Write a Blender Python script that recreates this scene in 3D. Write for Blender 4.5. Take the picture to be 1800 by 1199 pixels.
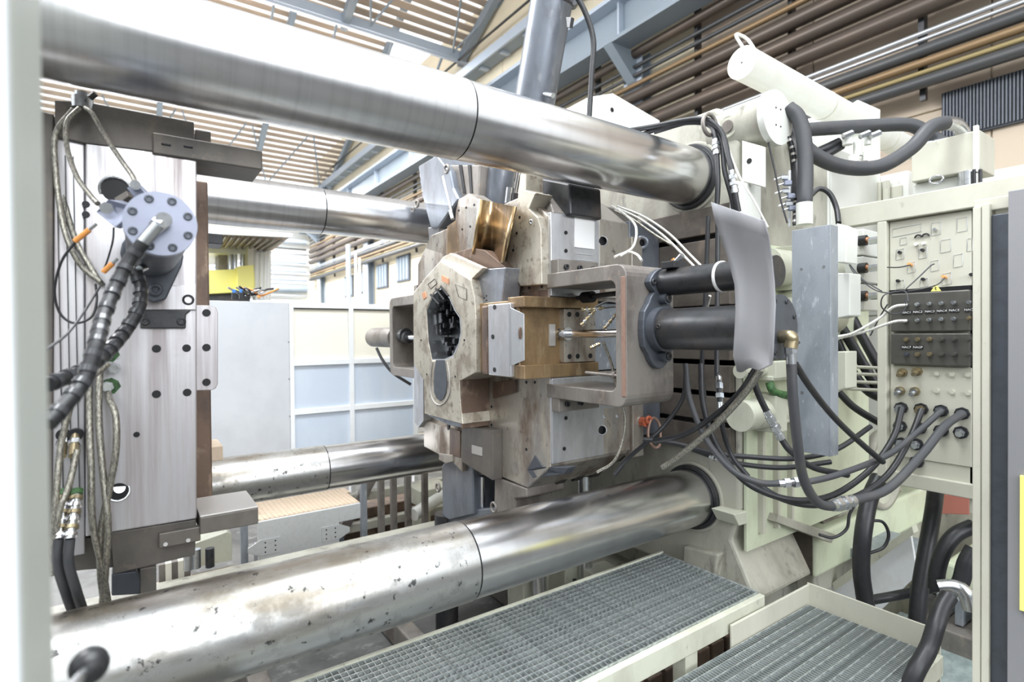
import bpy, bmesh, math, random
from mathutils import Vector, Matrix
from math import sin, cos, pi, radians, atan2, hypot, sqrt
random.seed(7)
for o in list(bpy.data.objects): bpy.data.objects.remove(o)
S = bpy.context.scene
C = S.collection

# ------------------------------------------------------------------ camera
YAW, PIT, ROL, FPX = radians(34.9208), radians(-0.69955), radians(-0.51722), 960.117
fw = Vector((sin(YAW)*cos(PIT), cos(YAW)*cos(PIT), sin(PIT)))
r0 = Vector((cos(YAW), -sin(YAW), 0)); u0 = r0.cross(fw)
rt = r0*cos(ROL)+u0*sin(ROL); up = u0*cos(ROL)-r0*sin(ROL)
cd = bpy.data.cameras.new('camera'); cam = bpy.data.objects.new('camera', cd); C.objects.link(cam)
m = Matrix.Identity(4)
for i in range(3):
    m[i][0] = rt[i]; m[i][1] = up[i]; m[i][2] = -fw[i]
cam.matrix_world = m
cd.sensor_width = 36; cd.lens = 36*FPX/1800; cd.clip_start = .05; cd.clip_end = 300
cd.dof.use_dof = True; cd.dof.focus_distance = 2.3; cd.dof.aperture_fstop = 2.4
S.camera = cam

def at(px, py, X=None, Y=None, Z=None, d=None):
    """a point of the photograph at a known real plane (or view depth d)"""
    v = fw*FPX + rt*(px-900) - up*(py-599.5)
    if d is not None: return v*(d/FPX)
    if X is not None: return v*(X/v.x)
    if Y is not None: return v*(Y/v.y)
    return v*(Z/v.z)

# ------------------------------------------------------------------ light
W = bpy.data.worlds.new('world'); S.world = W; W.use_nodes = True
nt = W.node_tree; bg = nt.nodes['Background']
tc = nt.nodes.new('ShaderNodeTexCoord'); sp = nt.nodes.new('ShaderNodeSeparateXYZ'); rp = nt.nodes.new('ShaderNodeValToRGB')
nt.links.new(tc.outputs['Generated'], sp.inputs[0]); nt.links.new(sp.outputs['Z'], rp.inputs[0])
rp.color_ramp.elements[0].position = 0.0; rp.color_ramp.elements[0].color = (.55, .57, .58, 1)
rp.color_ramp.elements[1].position = .55; rp.color_ramp.elements[1].color = (.93, .97, 1, 1)
nt.links.new(rp.outputs[0], bg.inputs[0]); bg.inputs[1].default_value = 1.5
def area(name, loc, rot, sx, sy, power, col=(1, 1, 1)):
    l = bpy.data.lights.new(name, 'AREA'); l.shape = 'RECTANGLE'; l.size = sx; l.size_y = sy; l.energy = power; l.color = col
    o = bpy.data.objects.new(name, l); C.objects.link(o); o.location = loc; o.rotation_euler = rot; return o
# area lights added to brighten the machine, its near faces and the far hall
area('hall_fill_light', (.6, 1.6, 5.2), (0, 0, 0), 4.5, 1.2, 300, (.93, .97, 1))
area('hall_fill_light', (-1.5, -2.2, 4.2), (radians(38), 0, radians(-22)), 5, 2.5, 120, (.95, .98, 1))
area('hall_fill_light', (-1, 14.9, 7.6), (0, 0, 0), 16, .25, 2400, (.97, .98, 1))  # strip set at the bright band below the valley, lifts the background
area('die_fill_light', (-.5, -8.8, 3.3), (radians(90), 0, 0), 7, 3.6, 420, (.93, .96, 1))  # added area light that whitens the ejector die face, no glazing is built
area('hall_fill_light', (-2, 26.0, 6.6), (0, 0, 0), 16, .5, 4200, (.97, .98, 1))
area('hall_fill_light', (-3, 9, 6.2), (0, radians(-25), 0), 3, 6, 900, (.97, .98, 1))
S.view_settings.view_transform = 'Standard'; S.view_settings.look = 'None'
S.view_settings.exposure = 0.58; S.view_settings.gamma = 1; S.view_settings.use_curve_mapping = False

# ------------------------------------------------------------------ materials
MT = {}
def mat(name, col, metal=0.0, rough=.5, layers=(), bump=0, bscale=60, bstretch=(1, 1, 1), emit=None, rvar=0):
    """layers: (colour, scale xyz, lo, hi, amount, detail)"""
    M = bpy.data.materials.new(name); M.use_nodes = True; n = M.node_tree.nodes; L = M.node_tree.links
    b = n['Principled BSDF']; b.inputs['Metallic'].default_value = metal; b.inputs['Roughness'].default_value = rough
    t = n.new('ShaderNodeTexCoord')
    cur = None
    for i, (c2, sc, lo, hi, amt, det) in enumerate(layers):
        mp = n.new('ShaderNodeMapping'); mp.inputs['Scale'].default_value = sc; mp.inputs['Location'].default_value = (i*3.1, i*1.7, i*5.3)
        L.new(t.outputs['Object'], mp.inputs[0])
        no = n.new('ShaderNodeTexNoise'); no.inputs['Scale'].default_value = 1; no.inputs['Detail'].default_value = det
        no.inputs['Roughness'].default_value = .62
        L.new(mp.outputs[0], no.inputs[0])
        mr = n.new('ShaderNodeMapRange'); mr.inputs[1].default_value = lo; mr.inputs[2].default_value = hi; mr.inputs[4].default_value = amt
        L.new(no.outputs[0], mr.inputs[0])
        mx = n.new('ShaderNodeMix'); mx.data_type = 'RGBA'; L.new(mr.outputs[0], mx.inputs[0])
        if cur is None: mx.inputs[6].default_value = (*col, 1)
        else: L.new(cur, mx.inputs[6])
        mx.inputs[7].default_value = (*c2, 1); cur = mx.outputs[2]
        if i == 0 and rvar:
            rr = n.new('ShaderNodeMapRange'); rr.inputs[3].default_value = rough; rr.inputs[4].default_value = min(1, rough+rvar)
            rr.inputs[1].default_value = lo; rr.inputs[2].default_value = hi
            L.new(no.outputs[0], rr.inputs[0]); L.new(rr.outputs[0], b.inputs['Roughness'])
    if cur is not None: L.new(cur, b.inputs['Base Color'])
    else: b.inputs['Base Color'].default_value = (*col, 1)
    if bump:
        mp = n.new('ShaderNodeMapping'); mp.inputs['Scale'].default_value = tuple(bscale*s for s in bstretch)
        L.new(t.outputs['Object'], mp.inputs[0])
        no = n.new('ShaderNodeTexNoise'); no.inputs['Scale'].default_value = 1; no.inputs['Detail'].default_value = 4
        L.new(mp.outputs[0], no.inputs[0]); bu = n.new('ShaderNodeBump'); bu.inputs['Strength'].default_value = bump
        bu.inputs['Distance'].default_value = .004
        L.new(no.outputs[0], bu.inputs['Height']); L.new(bu.outputs[0], b.inputs['Normal'])
    if emit: b.inputs['Emission Color'].default_value = (*emit[0], 1); b.inputs['Emission Strength'].default_value = emit[1]
    MT[name] = M; return M
BR = (.17, .105, .06)
mat('bar_polished', (.70, .70, .71), 1, .23, [((.55, .54, .54), (9, .3, .3), .45, .7, .4, 2), ((.50, .47, .42), (2, 2, 2), .55, .8, .3, 4)])
mat('bar_worn', (.60, .60, .61), 1, .28, [((.44, .44, .45), (30, .6, .6), .45, .75, .6, 3), ((.34, .30, .24), (2.2, 5, 5), .54, .72, .4, 8)])
mat('bar_dirty', (.58, .58, .57), 1, .32, [((.22, .22, .21), (7, 7, 7), .5, .66, .7, 9), ((.26, .21, .14), (1.6, 4, 7), .52, .66, .65, 8), ((.06, .06, .06), (30, 30, 30), .62, .68, .9, 4)], .08, 1, (140, 40, 40), rvar=.25)
mat('die_steel', (.60, .59, .61), .85, .36, [((.33, .29, .29), (22, 22, .8), .44, .64, .75, 5), ((.30, .20, .13), (9, 9, 1.0), .56, .74, .6, 6), ((.85, .85, .87), (30, 30, 2.2), .62, .75, .5, 5)], .05, 60, rvar=.15)
mat('die_dark', (.155, .14, .125), .45, .5, [((.08, .075, .07), (7, 7, 4), .4, .66, .7, 6), ((.24, .19, .14), (22, 22, 22), .58, .7, .4, 5)], .08, 90)
mat('mold_steel', (.42, .39, .345), .62, .40, [((.15, .10, .07), (6, 6, 2.4), .47, .62, .8, 8), ((.58, .52, .42), (13, 13, 3), .55, .70, .6, 6), ((.08, .065, .06), (26, 26, 20), .60, .70, .75, 6), ((.22, .23, .25), (3, 3, 1.2), .55, .66, .5, 3)], .12, 80, rvar=.2)
mat('mold_brown', (.17, .115, .085), .45, .48, [((.08, .06, .055), (8, 8, 5), .45, .65, .8, 7), ((.40, .30, .22), (12, 12, 7), .56, .68, .6, 7)], .12, 90)
mat('slab_brown', (.16, .14, .12), .4, .5, [((.09, .075, .065), (5, 5, 9), .45, .65, .8, 7), ((.25, .20, .16), (12, 12, 5), .56, .7, .6, 7)], .12, 90)
mat('mold_bright', (.56, .57, .60), .8, .3, [((.34, .33, .33), (8, 8, 3), .47, .66, .7, 7), ((.72, .72, .74), (24, 24, 3), .58, .72, .6, 5), ((.30, .24, .18), (5, 5, 2), .60, .70, .5, 5)], .05, 80, rvar=.2)
mat('mold_face', (.50, .465, .39), .5, .42, [((.26, .215, .165), (10, 10, 8), .48, .62, .8, 7), ((.15, .11, .085), (30, 30, 26), .57, .67, .75, 6), ((.58, .54, .46), (6, 6, 4), .52, .66, .5, 4)], .1, 80)
mat('bronze', (.33, .225, .12), .6, .40, [((.12, .08, .05), (6, 6, 3), .45, .64, .8, 7), ((.60, .50, .34), (14, 14, 3), .54, .68, .6, 6)], .06, 80)
mat('cast_grey', (.25, .23, .21), .4, .48, [((.12, .10, .09), (6, 6, 3.4), .46, .64, .75, 7), ((.38, .31, .24), (22, 22, 14), .58, .7, .55, 6)], .14, 100)
mat('blue_steel', (.19, .21, .245), .55, .36, [((.10, .105, .12), (7, 7, 2.6), .45, .64, .7, 6), ((.33, .33, .33), (26, 26, 8), .6, .72, .5, 5)], .06, 80)
mat('dark_steel', (.05, .052, .056), .5, .38, [((.10, .08, .07), (8, 8, 8), .5, .68, .6, 7), ((.025, .028, .03), (26, 26, 26), .52, .66, .6, 4)], .08, 100)
mat('black_hole', (.008, .008, .01), .2, .5)  # near-black for holes and slots, their shade put into the colour
mat('black_cast', (.03, .032, .036), .6, .28, [((.30, .31, .33), (60, 60, 40), .6, .68, .7, 4)], .3, 90)
mat('galvanized', (.36, .39, .43), .45, .45, [((.23, .26, .29), (9, 9, 4), .45, .62, .7, 7), ((.58, .62, .66), (60, 60, 20), .60, .70, .8, 5)], .08, 120)
mat('sheet_grey', (.27, .27, .285), .25, .55, [((.28, .28, .29), (5, 5, 3), .45, .7, .5, 5), ((.33, .22, .15), (30, 30, 30), .74, .78, .6, 3)], .03, 80)
mat('white_paint', (.70, .71, .67), 0, .35, [((.60, .60, .53), (5, 5, 3), .5, .75, .5, 6)], .02, 60)
mat('cream_paint', (.57, .58, .48), 0, .42, [((.36, .35, .28), (5, 5, 2.4), .48, .70, .7, 8), ((.22, .21, .18), (26, 26, 14), .62, .72, .6, 5)], .05, 90)
mat('cream_cast', (.44, .43, .365), 0, .5, [((.24, .225, .19), (3.5, 3.5, 1.8), .44, .64, .8, 8), ((.12, .115, .10), (13, 13, 5), .58, .70, .7, 7)], .25, 60)
mat('green_cream', (.62, .67, .50), 0, .42, [((.42, .43, .32), (5, 5, 3), .5, .75, .65, 8), ((.2, .2, .17), (34, 34, 20), .66, .74, .6, 5)], .05, 90)
mat('panel_cream', (.56, .55, .465), 0, .45, [((.46, .44, .37), (4, 4, 2), .45, .7, .7, 6), ((.30, .28, .24), (22, 22, 12), .64, .74, .5, 5)], .02, 60)
mat('fence_cream', (.82, .79, .68), 0, .5, [((.74, .70, .60), (3, 3, 1.2), .45, .7, .4, 5)])
mat('fence_blue', (.55, .62, .72), .1, .35, [((.68, .73, .80), (2.2, 2.2, .8), .45, .65, .7, 4)])
mat('fence_grey', (.60, .62, .65), .25, .4, [((.50, .52, .56), (3, 3, 2.4), .45, .7, .6, 4)])
mat('frame_white', (.80, .82, .84), .1, .35, [((.66, .66, .62), (9, 9, 9), .55, .75, .4, 5)])
mat('post_grey', (.50, .53, .50), 0, .5, [((.42, .45, .42), (4, 4, 2), .45, .7, .5, 4)])
mat('post_white', (.80, .84, .88), 0, .45)
mat('rubber', (.017, .018, .021), 0, .42, [((.035, .035, .038), (20, 20, 20), .5, .7, .7, 4)], .05, 200)
mat('rubber_gloss', (.05, .052, .058), 0, .16)
mat('hose_grey', (.048, .05, .056), 0, .5, [((.075, .07, .065), (14, 14, 14), .5, .72, .6, 5)], .05, 200)
mat('braid', (.44, .42, .36), .8, .38, [((.20, .19, .17), (240, 240, 90), .42, .58, .9, 2)], .2, 500)
mat('braid_white', (.74, .74, .70), .4, .4, [((.5, .48, .42), (200, 200, 90), .45, .6, .7, 2)])
mat('zinc', (.66, .68, .70), .95, .24, [((.4, .4, .42), (50, 50, 50), .45, .7, .5, 4)])
mat('chrome', (.80, .80, .82), 1, .12)
mat('brass', (.42, .35, .22), .85, .34, [((.2, .17, .12), (40, 40, 40), .45, .7, .6, 4)])
mat('gunmetal', (.09, .10, .12), .4, .42, [((.06, .065, .075), (20, 20, 20), .45, .7, .6, 5)], .03, 100)
mat('cap_blue', (.27, .29, .37), .3, .38, [((.22, .24, .31), (20, 20, 20), .45, .7, .5, 5)])
mat('orange', (.85, .36, .10), 0, .4)
mat('red_oxide', (.55, .14, .07), .2, .45, [((.30, .09, .05), (40, 40, 40), .45, .7, .6, 4)], .1, 120)
mat('rust_pink', (.32, .21, .165), .4, .45, [((.25, .14, .11), (50, 50, 50), .45, .7, .6, 4)])
mat('yellow', (.92, .86, .25), 0, .45)
mat('blue_plastic', (.05, .22, .62), 0, .4)
mat('green_seal', (.06, .16, .05), 0, .5, [((.02, .05, .02), (60, 60, 60), .45, .6, .8, 4)])
mat('wall_beige', (.72, .64, .48), 0, .7, [((.62, .55, .41), (.9, .5, 1.6), .45, .7, .5, 5)], 0)
mat('wall_concrete', (.50, .42, .33), 0, .75, [((.38, .30, .24), (.8, .35, 2.6), .42, .65, .7, 6)], 0)
mat('wall_dark', (.16, .17, .18), 0, .7)
mat('trough', (.42, .30, .16), .9, .26, [((.14, .09, .06), (10, 10, 1.2), .45, .64, .75, 5), ((.75, .66, .48), (14, 14, 2), .56, .68, .6, 5)])
mat('mold_pale', (.72, .66, .56), .5, .4, [((.45, .36, .27), (14, 14, 14), .52, .7, .6, 6)])
mat('mold_blue', (.30, .32, .36), .7, .36, [((.18, .18, .20), (9, 9, 6), .45, .66, .7, 7), ((.48, .48, .5), (26, 26, 20), .58, .7, .5, 5)])
mat('wall_joint', (.25, .24, .22), 0, .8)
mat('wall_pale', (.86, .86, .82), 0, .6, [((.78, .78, .76), (.5, .5, 1.5), .45, .7, .4, 4)])
mat('beam_grey', (.27, .32, .37), .2, .5, [((.21, .25, .29), (.8, .8, .8), .45, .7, .5, 4)])
mat('beam_light', (.44, .50, .58), .2, .45)
mat('roof_slat', (.47, .37, .28), 0, .6, [((.38, .30, .24), (.6, 4, 4), .45, .7, .5, 3)])
mat('roof_glass', (.85, .9, .95), 0, .3)
mat('pipe_brown', (.095, .075, .062), .4, .42, [((.17, .12, .085), (3, .7, 3), .5, .7, .5, 4)])
mat('pipe_tan', (.24, .16, .085), .4, .45)
mat('pipe_dark', (.07, .072, .075), .4, .45, [((.13, .12, .11), (3, .7, 3), .5, .7, .5, 4)])
mat('pipe_silver', (.55, .57, .60), .8, .35)
mat('grille_black', (.045, .05, .06), .2, .6)
mat('floor_concrete', (.13, .13, .125), 0, .6, [((.05, .05, .05), (2.5, 2.5, 2.5), .42, .62, .8, 8), ((.33, .35, .33), (7, 7, 7), .57, .72, .6, 8)], .2, 20)
mat('tank_water', (.36, .43, .42), 0, .2, [((.20, .25, .24), (8, 14, 8), .42, .65, .8, 8)], .1, 30)
mat('grate_zinc', (.60, .64, .64), .7, .34, [((.22, .25, .25), (40, 40, 40), .42, .64, .7, 3)], .05, 200)
mat('tan_tread', (.60, .48, .36), 0, .6, [((.50, .38, .28), (30, 30, 30), .45, .7, .6, 4)])
mat('checker_white', (.68, .70, .70), .1, .42, [((.58, .58, .56), (40, 40, 40), .45, .7, .5, 4)])
mat('red_panel', (.42, .15, .12), 0, .5)
mat('manifold_grey', (.12, .115, .105), .45, .36, [((.18, .17, .155), (30, 8, 8), .5, .7, .5, 4)])
mat('label_white', (.86, .86, .86), 0, .5)
mat('label_black', (.02, .02, .02), 0, .4)
mat('plate_grey', (.48, .46, .44), .5, .4)
mat('copper_plate', (.62, .30, .16), .5, .4)

# ------------------------------------------------------------------ mesh helpers
class MB:
    def __init__(s): s.v = []; s.f = []; s.sm = []
    def add(s, vs, fs, smooth=False):
        b = len(s.v); s.v += [tuple(v) for v in vs]; s.f += [tuple(b+i for i in f) for f in fs]; s.sm += [smooth]*len(fs); return s
    def box(s, x0, x1, y0, y1, z0, z1):
        if x0 > x1: x0, x1 = x1, x0
        if y0 > y1: y0, y1 = y1, y0
        if z0 > z1: z0, z1 = z1, z0
        v = [(x, y, z) for x in (x0, x1) for y in (y0, y1) for z in (z0, z1)]
        return s.add(v, [(0, 1, 3, 2), (4, 6, 7, 5), (0, 4, 5, 1), (2, 3, 7, 6), (0, 2, 6, 4), (1, 5, 7, 3)])
    def prism(s, pts, vec):
        """closed outline of 3-D points swept along vec"""
        n = len(pts); vec = Vector(vec); P = [Vector(p) for p in pts]
        v = P+[p+vec for p in P]
        f = [tuple(range(n-1, -1, -1)), tuple(range(n, 2*n))]+[(i, (i+1) % n, n+(i+1) % n, n+i) for i in range(n)]
        return s.add(v, f)
    def ring_prism(s, outer, inner, vec):
        n = len(outer); vec = Vector(vec); O = [Vector(p) for p in outer]; I = [Vector(p) for p in inner]
        v = O+I+[p+vec for p in O]+[p+vec for p in I]; f = []
        for i in range(n):
            j = (i+1) % n
            f += [(i, n+i, n+j, j), (2*n+i, 2*n+j, 3*n+j, 3*n+i), (i, j, 2*n+j, 2*n+i), (n+i, 3*n+i, 3*n+j, n+j)]
        return s.add(v, f)
    def cyl(s, p0, p1, r, r2=None, seg=24, caps=True):
        p0 = Vector(p0); p1 = Vector(p1); r2 = r if r2 is None else r2
        a = (p1-p0).normalized(); e = a.orthogonal().normalized(); g = a.cross(e)
        v = []
        for p, q in ((p0, r), (p1, r2)):
            for i in range(seg):
                t = 2*pi*i/seg; v.append(p+(e*cos(t)+g*sin(t))*q)
        s.add(v, [(i, (i+1) % seg, seg+(i+1) % seg, seg+i) for i in range(seg)], True)
        if caps:
            s.add(v[:seg], [tuple(range(seg-1, -1, -1))]); s.add(v[seg:], [tuple(range(seg))])
        return s
    def pipe(s, p0, p1, ro, ri, seg=24):
        """hollow ring"""
        p0 = Vector(p0); p1 = Vector(p1); a = (p1-p0).normalized(); e = a.orthogonal().normalized(); g = a.cross(e)
        v = []
        for p in (p0, p1):
            for r in (ro, ri):
                for i in range(seg):
                    t = 2*pi*i/seg; v.append(p+(e*cos(t)+g*sin(t))*r)
        f = []; n = seg
        for i in range(seg):
            j = (i+1) % seg
            f += [(i, j, 2*n+j, 2*n+i), (n+i, 3*n+i, 3*n+j, n+j), (i, n+i, n+j, j), (2*n+i, 2*n+j, 3*n+j, 3*n+i)]
        return s.add(v, f, True)
    def tube(s, pts, r, seg=10, sub=6, closed=False, rfun=None):
        P = [Vector(p) for p in pts]; n = len(P); Q = []
        if sub > 1 and n > 2:
            rng = n if closed else n-1
            for i in range(rng):
                if closed: a, b, c, d = P[i-1], P[i], P[(i+1) % n], P[(i+2) % n]
                else: a = P[i-1] if i else P[0]*2-P[1]; b = P[i]; c = P[i+1]; d = P[i+2] if i+2 < n else P[-1]*2-P[-2]
                for k in range(sub):
                    t = k/sub
                    Q.append(.5*((2*b)+(c-a)*t+(2*a-5*b+4*c-d)*t*t+(3*b-a-3*c+d)*t**3))
            if not closed: Q.append(P[-1])
        else: Q = P
        m = len(Q); v = []; e = None
        for i in range(m):
            t = (Q[(i+1) % m]-Q[i-1]) if closed else (Q[min(i+1, m-1)]-Q[max(i-1, 0)])
            t.normalize()
            e = t.orthogonal().normalized() if e is None else (e-t*e.dot(t)).normalized()
            g = t.cross(e); rr = r*(rfun(i/(m-1)) if rfun else 1)
            for k in range(seg):
                a = 2*pi*k/seg; v.append(Q[i]+(e*cos(a)+g*sin(a))*rr)
        f = []
        for i in range(m if closed else m-1):
            j = (i+1) % m
            for k in range(seg): f.append((i*seg+k, i*seg+(k+1) % seg, j*seg+(k+1) % seg, j*seg+k))
        s.add(v, f, True)
        if not closed: s.add(v[:seg], [tuple(range(seg-1, -1, -1))]); s.add(v[-seg:], [tuple(range(seg))])
        return s
    def hexnut(s, p0, p1, r): return s.cylflat(p0, p1, r, 6)
    def cylflat(s, p0, p1, r, seg):
        b = len(s.sm); s.cyl(p0, p1, r, seg=seg); s.sm[b:] = [False]*(len(s.sm)-b); return s
    def build(s, name, mt, parent=None, bevel=0, bseg=2, label=None):
        o0 = Vector((0, 0, 0))
        if parent is not None:
            q = parent
            while q is not None: o0 = o0+q.location; q = q.parent
        me = bpy.data.meshes.new(name); me.from_pydata([Vector(v)-o0 for v in s.v], [], s.f)
        me.polygons.foreach_set('use_smooth', s.sm); me.materials.append(MT[mt] if isinstance(mt, str) else mt)
        bm = bmesh.new(); bm.from_mesh(me); bmesh.ops.recalc_face_normals(bm, faces=bm.faces); bm.to_mesh(me); bm.free()
        me.update()
        o = bpy.data.objects.new(name, me); C.objects.link(o)
        if parent is not None: o.parent = parent
        if bevel:
            b = o.modifiers.new('bevel', 'BEVEL'); b.width = bevel; b.segments = bseg; b.limit_method = 'ANGLE'; b.angle_limit = radians(40)
        if label: o['label'] = label
        return o
def thing(name, label, cat, loc=(0, 0, 0), group=None):
    o = bpy.data.objects.new(name, None); C.objects.link(o); o.location = loc; o.empty_display_size = .1
    o['label'] = label; o['category'] = cat
    if group: o['group'] = group
    return o
def tag(o, label, cat, group=None):
    o['label'] = label; o['category'] = cat
    if group: o['group'] = group
    return o
def struct(o): o['kind'] = 'structure'; return o
def stuff(o): o['kind'] = 'stuff'; return o
def bx(name, mt, par, x0, x1, y0, y1, z0, z1, bevel=.003, label=None):
    return MB().box(x0, x1, y0, y1, z0, z1).build(name, mt, par, bevel, label=label)
def yz(X, pts): return [Vector((X, y, z)) for y, z in pts]
def pxX(X, pts): return [at(a, b, X=X) for a, b in pts]
def pxY(Y, pts): return [at(a, b, Y=Y) for a, b in pts]
def dup(root, off=(0, 0, 0), label=None):
    r = root.copy(); C.objects.link(r); r.location = root.location+Vector(off)
    if label: r['label'] = label
    for ch in list(root.children):
        c = ch.copy(); C.objects.link(c); c.parent = r
        for g in list(ch.children):
            d = g.copy(); C.objects.link(d); d.parent = c
    return r
def cap_screw(par, p, axis, r=.011, h=.012, mt='dark_steel', name='cap_screw'):
    """socket head screw standing on a face at p, head along axis"""
    p = Vector(p); a = Vector(axis).normalized()
    b = MB(); b.pipe(p-a*.001, p+a*h, r, r*.5, 14); b.cyl(p-a*.001, p+a*h*.45, r*.52, seg=6)
    return b.build(name, mt, par)
def hole(par, p, axis, r=.01, name='bolt_hole'):
    """dark disc on an uncut face, standing in for the shade inside a bore"""
    p = Vector(p); a = Vector(axis).normalized()
    b = MB(); b.cyl(p-a*.004, p+a*.0012, r, seg=16)
    return b.build(name, 'black_hole', par)

# ------------------------------------------------------------------ hall
FZ = -2.3
struct(MB().box(-16, 20, -9, 30.2, FZ-.2, FZ).build('floor', 'floor_concrete'))
struct(MB().box(-16, 20, -9.3, -9, FZ, .5).build('wall_back_unseen', 'wall_dark'))  # unseen wall, added low and dark so the bars reflect less light
struct(MB().box(-16.3, -16, -9, 30, FZ, 5.5).build('wall_left_unseen', 'wall_dark'))  # unseen too, added to darken the bar reflections near the horizon
XW = 8.2
wr = struct(MB().box(XW, XW+.3, -2.6, 30.3, FZ, 9.2).build('wall_right', 'wall_beige'))
# precast panels of the right wall: rows of beige slabs, brown concrete at the near end
nrow = 0
for k in range(18):
    y1 = 30-k*2.0; y0 = y1-1.985
    for (z0, z1) in ((FZ+.02, .9), (.92, 2.7), (2.72, 4.6), (4.62, 6.6), (6.62, 8.1)):
        MB().box(XW-.04, XW, y0, y1, z0, z1).build('wall_panel', 'wall_concrete' if (y0 < 5.4 and z0 > 0) else 'wall_beige', wr, .008, 1)
wf = struct(MB().box(-16, XW, 30, 30.3, FZ, 7.6).build('wall_far', 'wall_pale'))
for k in range(9):
    MB().box(-16, XW-.05, 29.96, 30, FZ+.02+k*1.1, FZ+1.08+k*1.1).build('wall_panel', 'wall_pale', wf, .01, 1)
# saw-tooth roof: two bays of slats that run along X with daylight between them
ce = struct(MB().box(-16, XW, 29.7, 30, 7.0, 7.3).build('ceiling', 'beam_light'))
def roof_bay(yv, zv, yt, slope, n, pitch, w):
    for i in range(n):
        y = yv-(i+.8)*pitch
        if y < yt: break
        z = zv+(yv-y)*slope
        a = Vector((0, -cos(math.atan(slope)), sin(math.atan(slope)))); q = Vector((-16, y, z))
        nrm = Vector((0, a.z, -a.y))
        MB().prism([q-a*w/2, q+a*w/2, q+a*w/2+nrm*.05, q-a*w/2+nrm*.05], (XW+16, 0, 0)).build('roof_slat', 'roof_slat', ce)
roof_bay(14.0, 8.25, 1.0, .47, 70, .25, .185)
roof_bay(27.3, 7.25, 14.2, .47, 60, .30, .19)
for (yv, zv, yt) in ((14.0, 8.1, 1.0), (27.3, 7.1, 15.8)):
    for x in (8.0, 4.6, 1.0, -2.6, -6.2, -9.8):
        b = MB(); dy = yv-yt; dz = dy*.47
        b.prism([(x-.09, yv, zv), (x+.09, yv, zv), (x+.09, yv, zv-.28), (x-.09, yv, zv-.28)], (0, -dy, dz))
        b.build('rafter', 'beam_grey', ce)
    b = MB(); b.box(-16, XW, yv-.12, yv+.12, zv-.12, zv+.12); b.box(-16, XW, yv-.2, yv-.12, zv-.25, zv-.18)
    b.build('valley_beam', 'beam_light', ce)
    b = MB(); b.box(-16, XW, yv+.5, yv+.62, zv-.75, zv-.62); b.build('cable_tray', 'beam_light', ce)
    for k in range(14):
        x = 7.4-k*1.5
        MB().prism([(x, yv-.1, zv-.1), (x+.05, yv-.1, zv-.1), (x+.05, yv+.55, zv-.65), (x, yv+.55, zv-.65)], (0, .05, .05)).build('tray_hanger', 'beam_grey', ce)
    MB().box(-16, XW, yv+.35, yv+.75, zv-1.2, zv-.95).build('catwalk', 'roof_slat', ce)
    MB().box(-16, XW, yv+.7, yv+.76, zv-.62, zv-.56).build('catwalk_rail', 'beam_light', ce)
    b = MB()   # diagonal braces under the slats
    for k in range(9):
        x = 7.6-k*2.4
        for s_ in (-1, 1): b.tube([(x, yv-.3, zv-.1), (x+s_*1.1, yv-3.4, zv+1.4)], .03, 6, 1)
    b.build('roof_brace', 'beam_grey', ce)
# crane runway and columns on the right wall
t = thing('crane_runway_beam', 'blue-grey crane runway beam running along the upper right wall', 'beam', (7.5, 15, 5.6))
b = MB(); b.box(7.15, 7.75, 1, 29.5, 5.98, 6.06); b.build('top_flange', 'beam_light', t)
MB().box(7.42, 7.48, 1, 29.5, 5.35, 5.98).build('web', 'beam_grey', t)
MB().box(7.22, 7.68, 1, 29.5, 5.28, 5.35).build('bottom_flange', 'beam_grey', t)
for y in (4.0, 7.0, 10, 13, 16, 19, 22, 25, 28):
    MB().prism([(7.3, y, 5.34), (7.3, y, 5.98), (7.74, y, 5.98), (7.74, y, 5.34)], (0, .04, 0)).build('stiffener', 'beam_light', t)
for i, y in enumerate((7.2, 14.3, 21.6, 28.4)):
    lab = ['blue-grey wall column nearest the machine, behind the brown pipes', 'blue-grey wall column right of the row of small wall vents',
           'blue-grey wall column standing among the small wall vents', 'blue-grey wall column beside the far corner of the hall'][i]
    t = thing('wall_column', lab, 'column', (7.95, y, FZ), 'steel columns along the right wall')
    MB().box(7.86, 7.9, y-.22, y+.22, FZ, 5.28).build('outer_flange', 'beam_light', t)
    MB().box(8.1, 8.14, y-.22, y+.22, FZ, 5.28).build('inner_flange', 'beam_grey', t)
    MB().box(7.9, 8.1, y-.03, y+.03, FZ, 5.28).build('web', 'beam_grey', t)
    MB().prism([(7.86, y-.1, 5.28), (7.2, y-.1, 5.28), (7.86, y-.1, 4.7)], (0, .2, 0)).build('bracket', 'beam_grey', t)
t = thing('cable_duct', 'grey perforated cable duct under the high wall ledge, above the crane beam', 'duct', (7.9, 18, 7.4))
MB().box(7.72, 8.1, 3, 29, 7.2, 7.3).build('duct_tray', 'beam_grey', t); MB().box(7.66, 7.72, 3, 29, 7.16, 7.4).build('duct_rail', 'beam_light', t)
for k in range(26): MB().box(7.8, 8.05, 3.5+k, 3.62+k, 7.14, 7.2).build('duct_rung', 'beam_light', t)
tag(MB().tube([(7.9, 28, 7.95), (7.85, 16, 7.9), (7.9, 4, 7.95)], .035, 6).build('wall_cable', 'dark_steel'), 'thin black cable running along the wall under the roof edge', 'cable')
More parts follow.
